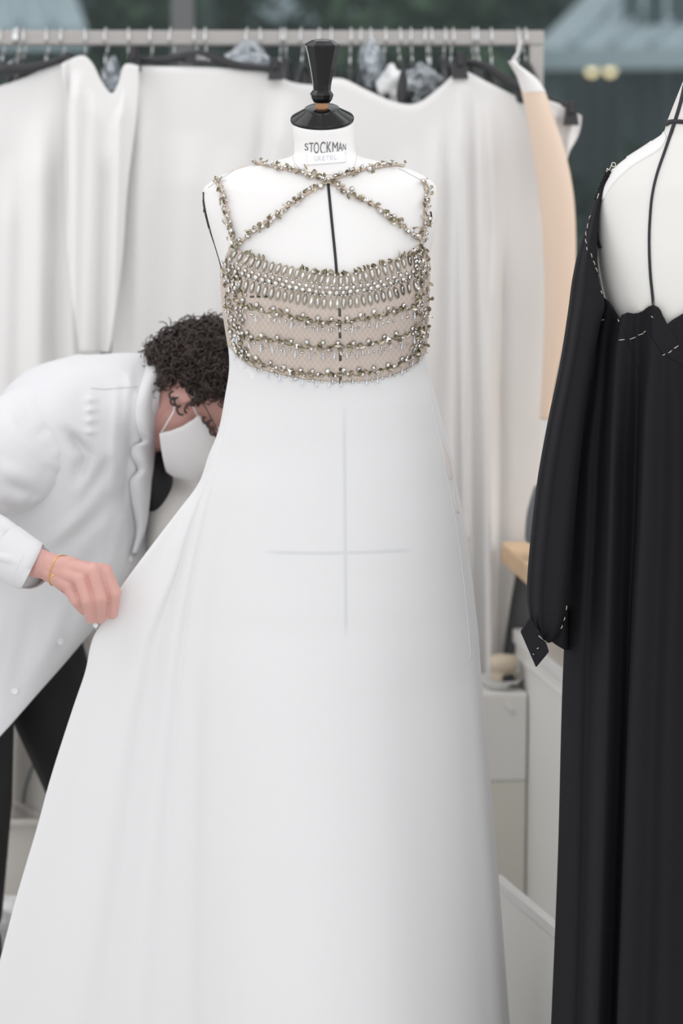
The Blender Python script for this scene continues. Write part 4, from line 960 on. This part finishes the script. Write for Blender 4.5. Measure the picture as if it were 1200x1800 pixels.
# bracelet
ax = (KN['r']-W(40, 975, .02)).normalized(); cen = W(104, 1008, -.015)
u1 = (Vector((0, 0, 1))-ax*ax.z).normalized(); u2 = ax.cross(u1); br = MB(); pts = []
for k in range(28):
    a = 2*math.pi*k/28; d = u1*math.cos(a)+u2*math.sin(a); h = bvP.ray_cast(cen+d*.06, -d)[0]; pts.append((h if h is not None else cen+d*.03)+d*.0008)
pts.append(pts[0]); br.tube(pts, .0010, 6); br.ell(W(93, 1012, -.05), [Vector((.0025, 0, 0)), Vector((0, .002, 0)), Vector((0, 0, .002))], 10, 6); br.obj('bracelet', 'gold', per)
def folds(o, lines, flip=False):
    me = o.data; me.update(); nn = [v.normal.copy()*(-1 if flip else 1) for v in me.vertices]
    for v, n in zip(me.vertices, nn):
        if n.y > .3: continue
        x, y = proj(v.co); d_ = 0.
        for x0, y0, x1, y1, am, wd in lines:
            ux, uy = x1-x0, y1-y0; L2 = ux*ux+uy*uy; t = ((x-x0)*ux+(y-y0)*uy)/L2; tc_ = min(1, max(0, t))
            q = math.hypot(x-x0-ux*tc_, y-y0-uy*tc_)
            if q < wd*3: d_ += am*math.exp(-(q/wd)**2)*(.35+.65*math.sin(math.pi*tc_) if 0 < t < 1 else .35)
        if n.y < 0: v.co = v.co+Vector((0, -1, 0))*d_*min(1, max(0, -n.y*1.5))
def wrinkle(o, amp, dirs, freq=14, stretch=.28, seed=0.):
    from mathutils import noise
    me = o.data; me.update()
    d = Vector(dirs).normalized(); nn = [v.normal.copy() for v in me.vertices]
    for v, n in zip(me.vertices, nn):
        p = v.co; al = d*p.dot(d); q = (p-al)+al*stretch
        a = noise.noise(q*freq+Vector((seed, 0, 0))); b = noise.noise(q*freq*2.1+Vector((0, seed, 3)))
        k = (1-abs(a)*2.2)**3*.9+(1-abs(b)*2)*.25+.6*noise.noise(p*6+Vector((seed, 9, 1)))
        v.co = p+n*amp*(k-.4)
# coat body
def ctc(u, t):
    return .012*math.sin(u*20+t*9)*min(1, t*3)*math.exp(-((u-.25)/.25)**2)*.8 + .010*math.sin(t*14+u*6)*.5
coat = tubeish('coat', [(-110, 1400, 172, 1092, .46, .20), (-118, 1250, 222, 1045, .46, .20), (-112, 1120, 262, 985, .46, .20), (-100, 960, 264, 930, .45, .195), (-55, 820, 264, 885, .44, .19), (-8, 712, 266, 850, .43, .185), (32, 662, 268, 825, .42, .18), (90, 634, 270, 800, .42, .17), (150, 624, 274, 782, .42, .16), (215, 621, 278, 768, .41, .135), (262, 625, 281, 758, .40, .105), (292, 634, 284, 748, .39, .080)],
               .42, .17, 'coat', per, seg=150, sub=170, cap=(False, False), crease=ctc)
wrinkle(coat, .0035, (.35, 0, 1), 8, .18, 2.)
folds(coat, [(205, 680, 196, 860, .010, 9), (236, 690, 214, 900, -.012, 9), (252, 700, 240, 900, .006, 8), (190, 810, 148, 880, -.014, 8), (160, 690, 158, 770, .007, 9), (150, 705, 170, 700, .006, 4), (150, 722, 172, 718, .006, 4), (150, 740, 172, 736, .006, 4), (150, 760, 172, 757, .006, 4),
             (118, 762, 150, 800, -.022, 12), (150, 800, 135, 845, -.022, 11), (120, 960, 205, 870, -.010, 14), (80, 960, 150, 900, .010, 12), (215, 900, 190, 1030, .009, 12), (170, 950, 120, 1090, -.008, 14), (60, 1060, 20, 1230, -.008, 16), (120, 1050, 70, 1180, .008, 14), (0, 1080, -30, 1240, .009, 16), (180, 1000, 150, 1080, .007, 10), (60, 690, 120, 640, .005, 14), (230, 650, 225, 700, .006, 8)])
m = coat.modifiers.new('Solidify', 'SOLIDIFY'); m.thickness = .003; m.offset = -1
bvC = bvh_obj(coat)
# lapel standing away from the coat front, wavy inner edge
LP = crom([(636, 262, 294), (680, 246, 286), (720, 238, 281), (752, 241, 277), (774, 250, 274), (786, 233, 272), (800, 231, 271), (825, 243, 268), (846, 229, 265), (880, 232, 262), (930, 240, 255), (972, 232, 240)], 70)
tv_ = []; ff_ = []; nx_ = 14
for (py_, xl__, xr__) in LP:
    h, n = cast(bvC, xl__, py_); yl = h.y-.004; yr = .335+.03*(py_-640)/330
    for i in range(nx_):
        t_ = i/(nx_-1); tv_.append(P(xl__+(xr__-xl__)*t_, py_, yl+(yr-yl)*t_**1.6-.018*math.sin(math.pi*t_)))
ff_ = [(a*nx_+b, (a+1)*nx_+b, (a+1)*nx_+b+1, a*nx_+b+1) for a in range(69) for b in range(nx_-1)]
lo = ob('lapel', mesh('lapel', tv_, ff_, 'coat'), per); m = lo.modifiers.new('Solidify', 'SOLIDIFY'); m.thickness = .004; m.offset = 0
v, f = strip(bvC, [(160, 682), (185, 684), (205, 682), (240, 680)], 1.8, off=.0003, th=.0008, n=20); ob('yoke_seam', mesh('yoke_seam', v, f, 'coat2'), per)
v, f = strip(bvC, [(262, 875), (250, 935), (238, 975), (230, 990), (215, 1030), (190, 1075)], 2.2, off=.0004, th=.001, n=30); ob('front_edge', mesh('front_edge', v, f, 'coat2'), per)
for bx_, by_ in ((229, 982), (105, 1128), (26, 1215)):
    h, n = cast(bvC, bx_, by_); q = n.to_track_quat('Z', 'Y').to_matrix().to_4x4()
    o = MB().lathe([(.0, 0), (.0062, 0), (.0065, .0015), (.0055, .0025), (.0045, .0018), (.0, .0018)], 18, M4=Matrix.Translation(h+n*.0005) @ q).obj('button', 'button', per)
# far coat flap under the hem, far sleeve
tubeish('coat_flap', [(100, 1150, 175, 1088, .56, .03), (106, 1175, 185, 1110, .56, .03), (120, 1215, 195, 1160, .57, .035), (136, 1250, 220, 1240, .58, .04)], .56, .03, 'coat2', per, seg=30, sub=30)
tubeish('sleeve', [(228, 890, 262, 850, .50, .05), (250, 935, 298, 832, .46, .07), (268, 985, 350, 846, .43, .08), (320, 1030, 420, 890, .45, .075), (385, 1060, 480, 960, .46, .05)], .46, .07, 'coat2', per, seg=40, sub=50)
# near sleeve
def nsc(u, t): return .010*math.sin(u*9+t*16)*math.exp(-((t-.45)/.25)**2)+.006*math.sin(t*30+u*5)*math.exp(-((t-.62)/.15)**2)
def ring_path(name, st, material, parent, seg=48, sub=90, crease=None):
    """st: (point, radius_in_plane, radius_depth) following a 3-D path"""
    arr = crom([tuple(p)+(a, b) for p, a, b in st], sub); rings = []; prev = None
    for j in range(sub):
        p = Vector(arr[j][:3]); d = Vector(arr[min(j+1, sub-1)][:3])-Vector(arr[max(j-1, 0)][:3]); d.normalize()
        yv = Vector((0, -1, 0)); yv = (yv-d*yv.dot(d)).normalized(); xv = d.cross(yv); ring = []
        for k in range(seg):
            a = 2*math.pi*k/seg; rr = 1+(crease(k/seg, j/(sub-1))/max(arr[j][3], .02) if crease else 0)
            ring.append(p+(xv*math.cos(a)*arr[j][3]+yv*math.sin(a)*arr[j][4])*rr)
        rings.append(ring)
    v, f = loft(rings, True, (False, False)); return ob(name, mesh(name, v, f, material), parent)
sl = ring_path('sleeve', [(W(118, 735, .38), .080, .05), (W(72, 765, .31), .092, .068), (W(18, 800, .25), .094, .078), (W(-50, 840, .18), .090, .078), (W(-104, 884, .10), .074, .070), (W(-72, 928, .06), .062, .058), (W(-28, 952, .035), .052, .05), (W(18, 975, .015), .044, .042), (W(52, 994, .0), .0395, .038)], 'coat', per, crease=nsc, seg=110, sub=150)
wrinkle(sl, .0035, (.55, 0, -.8), 8, .25, 5.)
folds(sl, [(12, 722, 30, 760, .005, 7), (30, 760, 75, 808, .006, 7), (75, 808, 120, 832, .007, 7), (100, 838, 126, 832, -.016, 6), (56, 772, 104, 738, -.006, 9), (80, 812, 125, 775, .005, 10), (0, 820, 60, 845, .010, 12), (0, 850, 70, 872, -.008, 9), (20, 880, 90, 880, .007, 8), (0, 886, 45, 908, -.014, 7), (0, 905, 30, 925, .009, 7),
           (0, 930, 30, 950, -.006, 6), (-10, 975, 25, 985, .006, 7), (-30, 780, 20, 820, -.008, 10)], True)
m = sl.modifiers.new('Solidify', 'SOLIDIFY'); m.thickness = .003; m.offset = -1
cu = ring_path('cuff', [(W(8, 969, .016), .0490, .0475), (W(30, 982, .008), .0465, .045), (W(53, 995, .0), .0435, .042), (W(55, 996, .0), .038, .036)], 'coat', per, sub=20)
# shirt
sb = MB(); sb.ell(W(262, 820, .41), [Vector((.040, 0, .01)), Vector((0, .060, 0)), Vector((-.02, 0, .090))], 28, 18); sb.ell(W(200, 800, .42), [Vector((.06, 0, 0)), Vector((0, .10, 0)), Vector((0, 0, .10))], 28, 18)
fuse(sb, 'shirt', 'blackcloth', .006, 6, per)
# trousers
tr = MB(); tr.cap(W(20, 1080, .46), .13, W(5, 1120, .47), .12)
tr.cap(hipR, .084, knee1, .048); tr.cap(knee1, .048, ank1+Vector((0, 0, .06)), .048); tr.cap(hipL, .098, knee2, .070); tr.cap(knee2, .070, ank2+Vector((0, 0, .06)), .050)
fuse(tr, 'trousers', 'blackcloth', .006, 8, per)
for a in (ank1, ank2):
    s = MB(); s.cap((a.x, a.y, .075), .045, (a.x, a.y, .16), .046); s.cap((a.x-.03, a.y, .045), .044, (a.x+.12, a.y-.04, .036), .036); s.cap((a.x-.03, a.y, .012), .012, (a.x+.14, a.y-.04, .012), .012)
    fuse(s, 'shoe', 'rubber', .005, 6, per)
# hair: shell and curls
def headdir(df, du, s): return hf*df*.100+hu*du*.108+hs*s*.080
hm = MB(); from mathutils import noise as NZ
sh_ = MB(); sh_.ell((0, 0, 0), [Vector((1, 0, 0)), Vector((0, 1, 0)), Vector((0, 0, 1))], 56, 40)
def hairy(df, du, s): 
    lim = .30+.55*max(du, -.2) if du > -.25 else -.25+.0*du
    if du < -.62: return False
    return df < lim-.25*(1-abs(s))*(du < 0)*0
hc2 = hc+hu*.015-hf*.012
keep = {}; vv = []
for i, q in enumerate(sh_.v):
    df, s, du = q; p = hc2+headdir(df, du, s)*(1.06+.10*NZ.noise(Vector(q)*6)); vv.append(p)
fs = [g for g in sh_.f if all(hairy(*[sh_.v[i][0], sh_.v[i][2], sh_.v[i][1]]) for i in g)]
hm.add(vv, fs)
nc = 0
while nc < 1150:
    d = rng.normal(size=3); d /= np.linalg.norm(d); df, s, du = d
    if not hairy(df, du, s): continue
    if s > .5 and rng.random() < .6: continue
    root = hc2+headdir(df, du, s)*1.02; nrm = headdir(df, du, s).normalized()
    g = Vector((0, 0, -1)); dr = (nrm*rng.uniform(.15, .9)+Vector(rng.normal(size=3))*.6+g*.25).normalized()
    a = dr.orthogonal().normalized(); b = dr.cross(a); L = rng.uniform(.016, .034); cr = rng.uniform(.005, .0105); tn = rng.uniform(1.0, 2.0); ph = rng.uniform(0, 6.28); pts = []
    for k in range(15):
        t = k/14; an = ph+tn*2*math.pi*t; pts.append(root+dr*L*t+(a*(math.cos(an)-math.cos(ph))+b*(math.sin(an)-math.sin(ph)))*cr)
    hm.tube(pts, [rng.uniform(.0012, .0028)*(1-.6*k/14) for k in range(15)], 5); nc += 1
# curl falling below the ear
for (x0, y0, x1, y1) in ((308, 700, 318, 730), (345, 700, 322, 726), (356, 735, 372, 752), (300, 690, 305, 712), (368, 740, 374, 765)):
    A, B = W(x0, y0, .272), W(x1, y1, .268); pts = [A.lerp(B, k/19)+Vector((math.cos(k*.7)*.004, 0, math.sin(k*.7)*.004)) for k in range(20)]; hm.tube(pts, [.0022]*19+[.0008], 6)
hm.obj('hair', 'hair', per)
# face mask
mv = []; nb, na = 41, 26
for j in range(na):
    a = -.118+.113*j/(na-1)
    for i in range(nb):
        b = R(-72)+R(144)*i/(nb-1); s = j/(na-1); edge = abs(i/(nb-1)-.5)*2
        puff = .034*math.sin(math.pi*min(1, s*.9+.06))**.7*(1-edge**3)
        rf = .094+.018*math.sin(math.pi*s)+puff+.0022*math.sin(s*22+edge*2)*(1-edge*.5)
        aa = a*(1-.30*edge**2)-.010*edge**2
        mv.append(hc+hu*aa+hf*(rf*math.cos(b)+.004)+hs*(.080*math.sin(b)))
mfc = [(j*nb+i, j*nb+i+1, (j+1)*nb+i+1, (j+1)*nb+i) for j in range(na-1) for i in range(nb-1)]
mk = ob('face_mask', mesh('face_mask', mv, mfc, 'mask'), per); m = mk.modifiers.new('Solidify', 'SOLIDIFY'); m.thickness = .002; m.offset = 0
for s, i in ((-1, 0), (1, nb-1)):
    ear = hc+hs*s*.082-hu*.015-hf*.016; t = MB()
    for j in (1, na-2): q = mv[j*nb+i]; t.tube([q, (q+ear)/2+hs*s*.006, ear+(hu*.022 if j > 5 else -hu*.018)], .0016, 6)
    t.obj('ear_loop', 'mask', mk)
# spectacles
gl = MB(); ln = MB(); nf = (hf*.75-hs*0).normalized()
for s in (-1, 1):
    c = hc+hf*.100+hu*.004+hs*s*.036
    ring = []
    for k in range(25):
        a = 2*math.pi*k/24; ring.append(c+(hu*math.cos(a)*.019+(hs*s*.9-hf*.42).normalized()*math.sin(a)*.023))
    gl.tube(ring, .0012, 6, cap=False); gl.tube([ring[6], hc+hs*s*.083+hf*.03+hu*.004, hc+hs*s*.084-hf*.02-hu*.004], .0011, 6)
    k0 = len(ln.v); ln.add([c]+ring[:24], [(0, 1+i, 1+(i+1) % 24) for i in range(24)])
gl.tube([hc+hf*.108+hu*.008-hs*.014, hc+hf*.114+hu*.010, hc+hf*.108+hu*.008+hs*.014], .0012, 6)
go = gl.obj('glasses', 'glassrim', per); ln.obj('lens', 'lens', go)
for s in (-1, 1):
    MB().ell(hc+hf*.078+hu*.006+hs*s*.031, [hs*.011, hf*.010, hu*.009], 14, 10).obj('eye', 'button', per)
# pins held at the fingers
t = thing('pin', 'tiny silver pin head under the fingertips holding the skirt', 'pin', W(166, 1100, -.01))
MB().ell(W(168, 1099, -.012), [Vector((.0045, 0, 0)), Vector((0, .002, 0)), Vector((0, 0, .0045))], 12, 8).obj('head', 'button', t)
MB().tube([W(168, 1099, -.012), W(169, 1108, -.012)], .001, 6).obj('shank', 'chrome', t)

# ================================================================ LEFT, BEHIND THE LEGS
toile('ecru_garment', 'grey-beige cloth garment with a seam and hem band, seen between the black trouser legs', [(-60, 1180), (60, 1180), (180, 1190)], 1440, [(1180, -60, 180), (1440, -60, 170)], YT-.12, [(30, 20, .03, 16, 0, 2), (90, 80, .025, 14, 0, 2)], 'ecru', nx=60, ny=40)
eg = bpy.data.objects['ecru_garment']; bvE = bvh_obj(eg)
v, f = strip(bvE, [(70, 1320), (56, 1350), (44, 1385), (40, 1412)], 5, off=.002, th=.001, n=16); ob('seam', mesh('seam', v, f, 'greycloth'), eg)
v, f = strip(bvE, [(-20, 1404), (20, 1412), (60, 1428), (90, 1440)], 14, off=.002, th=.001, n=16); ob('hem_band', mesh('hem_band', v, f, 'ecru'), eg)
A = P(-150, 1445, .95); 
bxo = thing('storage_box', 'cream storage box on the floor behind the trouser legs', 'box', (A.x+.3, 1.1, 0))
MB().box((A.x, .95, 0), (A.x+.58, 1.35, P(0, 1452, .95).z), bev=.006).obj('body', 'greige', bxo, smooth=False)
MB().box((A.x-.01, .94, P(0, 1452, .95).z), (A.x+.59, 1.36, P(0, 1440, .95).z), bev=.006).obj('lid', 'greige', bxo, smooth=False)
cb = MB(); cc = Vector((P(-10, 1640, .8).x, .72, .085)); cb.ell(cc, [Vector((.12, 0, 0)), Vector((0, .10, 0)), Vector((0, 0, .085))], 40, 28)
cb.v = [tuple(cc+(Vector(q)-cc)*(1+.35*NZ.noise(Vector(q)*16)+.15*NZ.noise(Vector(q)*40))) for q in cb.v]; cb.v = [(x, y, max(z, .002)) for x, y, z in cb.v]
tag(cb.obj('crumpled_bag', 'film' if False else 'plasticw', smooth=False), 'crumpled pale plastic bag on the floor at the left edge', 'bag')

# ================================================================ RIGHT, BEHIND THE BLACK GOWN
tb = thing('work_table', 'work table with a thick pale oak top, right behind the toiles', 'table', (P(1100, 952, .9).x, .7, 0))
C0 = P(880, 952, .92); C1 = P(880, 990, .92)
MB().box((C0.x, .12, C0.z-.042), (C0.x+1.1, .92, C0.z), bev=.006, rz=R(6), piv=(C0.x, .92)).obj('table_top', 'wood', tb, smooth=False)
for dx, yy in ((.62, .24), (.62, .86), (1.0, .24), (1.0, .86)): MB().box((C0.x+dx, yy, 0), (C0.x+dx+.04, yy+.04, C0.z-.04), bev=.003).obj('leg', 'shelfb', tb, smooth=False)
gc = tubeish('grey_garment', [(900, 985, 960, 980), (890, 1020, 965, 1020), (882, 1070, 965, 1070), (878, 1130, 965, 1135), (880, 1190, 965, 1195)], .985, .018, 'greycloth', crease=lambda u, t: .008*math.sin(u*30+t)); tag(gc, 'dark grey cloth hanging under the corner of the oak table', 'garment')
gb = tubeish('grey_bag', [(938, 858, 970, 850), (926, 900, 975, 900), (922, 940, 975, 942), (924, 952, 975, 952)], .70, .04, 'greycloth'); tag(gb, 'dark grey bundle standing on the oak table against the black sleeve', 'bag')
# tall white cabinet with rim lines
YCB = .93
cabz = P(905, 1105, YCB).z; cabx = P(905, 1105, YCB).x; cb_b = P(940, 1585, .9).z
cab = thing('cabinet', 'white laminate cabinet with a metal turn-knob, behind the black gown', 'cabinet', (cabx+.2, .7, 0))
RZ = R(9.2); pv = (cabx, YCB)
MB().box((cabx, .42, cb_b), (cabx+.42, YCB, cabz-.03), bev=.004, rz=RZ, piv=pv).obj('body', 'cabinet', cab, smooth=False)
MB().box((cabx-.005, .415, cabz-.03), (cabx+.425, YCB+.004, cabz), bev=.004, rz=RZ, piv=pv).obj('cabinet_top', 'shelfb', cab, smooth=False)
MB().box((cabx+.06, .47, cabz), (cabx+.38, YCB-.05, cabz+.012), bev=.002, rz=RZ, piv=pv).obj('tray', 'cabinet2', cab, smooth=False)
MB().box((cabx-.003, .42, cabz-.062), (cabx, YCB, cabz-.054), rz=RZ, piv=pv).obj('edge_strip', 'shelfb', cab, smooth=False)
for x0, y0 in ((.03, .45), (.03, .88), (.36, .45), (.36, .88)): MB().box((cabx+x0, y0, 0), (cabx+x0+.025, y0+.025, cb_b+.005), rz=RZ, piv=pv).obj('foot', 'shelfb', cab, smooth=False)
kp = P(906, 1195, .90)
kn = MB(); kn.lathe([(.0, 0), (.007, 0), (.007, .02), (.013, .024), (.013, .032), (.0, .034)], 18, M4=Matrix.Translation(kp+Vector((.016, 0, 0))) @ Matrix.Rotation(R(-90), 4, 'Y')); kn.tube([kp+Vector((-.005, -.012, 0)), kp+Vector((.020, -.04, 0))], .003, 8); kn.obj('knob', 'chrome', cab)
# drawer unit behind with dish
dz = P(880, 1218, .80).z; dx0 = P(848, 1218, .80).x; dx1 = cabx-.003
du = thing('drawer_unit', 'low white drawer unit between the white gown and the cabinet, dish on top', 'cabinet', (dx0, .88, 0))
zmid = P(880, 1372, .80).z
RD = R(9.2); pd = (cabx+.004, .90)
MB().box((dx0-.14, .80, zmid), (cabx+.002, .90, dz), bev=.006, rz=RD, piv=pd).obj('body', 'cabinet', du, smooth=False)
MB().box((dx0-.13, .805, 0), (cabx+.002, .895, zmid), bev=.003, rz=RD, piv=pd).obj('plinth', 'cabinet2', du, smooth=False)
MB().tube([P(888, 1236, .79), P(898, 1246, .785), P(904, 1256, .79)], .003, 8).obj('handle', 'shelfb', du)
dcx = P(878, 1200, .875).x; t = thing('dish', 'shallow white dish on the drawer unit', 'dish', (dcx, .85, dz))
MB().lathe([(.0, 0), (.026, 0), (.030, .004), (.046, .020), (.048, .023), (.045, .022), (.028, .008), (.0, .006)], 36, M4=Matrix.Translation((dcx, .85, dz))).obj('bowl', 'plasticw', t)
fo = MB(); fo.lathe([(.0, 0), (.020, 0), (.024, .006), (.026, .018), (.023, .028), (.028, .030), (.029, .048), (.025, .056), (.0, .058)], 24, M4=Matrix.Translation((dcx+.006, .855, dz+.010))); o = fo.obj('foam_roll', 'foam'); tag(o, 'rounded beige pincushion-like roll in the white dish', 'cushion')
dd = tubeish('dark_object', [(884, 1188, 902, 1186), (882, 1196, 906, 1195), (885, 1205, 904, 1206)], .825, .010, 'rubber'); tag(dd, 'small dark lump at the front of the white dish', 'tool')
# open white crate, its rim running diagonally
s0 = P(868, 1538, .42); s1 = P(868, 1556, .42)
sh = thing('crate', 'open white crate, only its diagonal rim and side panel visible at the bottom right', 'crate', (s0.x+.15, .25, 0))
L = .35; rzs = R(15.5); A_ = (s0.x, s0.y)
for nm, x0, x1, y0, y1 in (('side_panel', 0, .012, -L, 0), ('side_panel', .288, .30, -L, 0), ('end_panel', .012, .288, -L, -L+.012)):
    MB().box((s0.x+x0, s0.y+y0, .0), (s0.x+x1, s0.y+y1, s1.z), rz=rzs, piv=A_).obj(nm, 'cabinet', sh, smooth=False)
    MB().box((s0.x+x0-.003, s0.y+y0, s1.z), (s0.x+x1+.003, s0.y+y1, s0.z), bev=.002, rz=rzs, piv=A_).obj('rim', 'shelfb', sh, smooth=False)
MB().box((s0.x+.012, s0.y-L+.012, .0), (s0.x+.288, s0.y-.012, .012), rz=rzs, piv=A_).obj('bottom', 'cabinet2', sh, smooth=False)
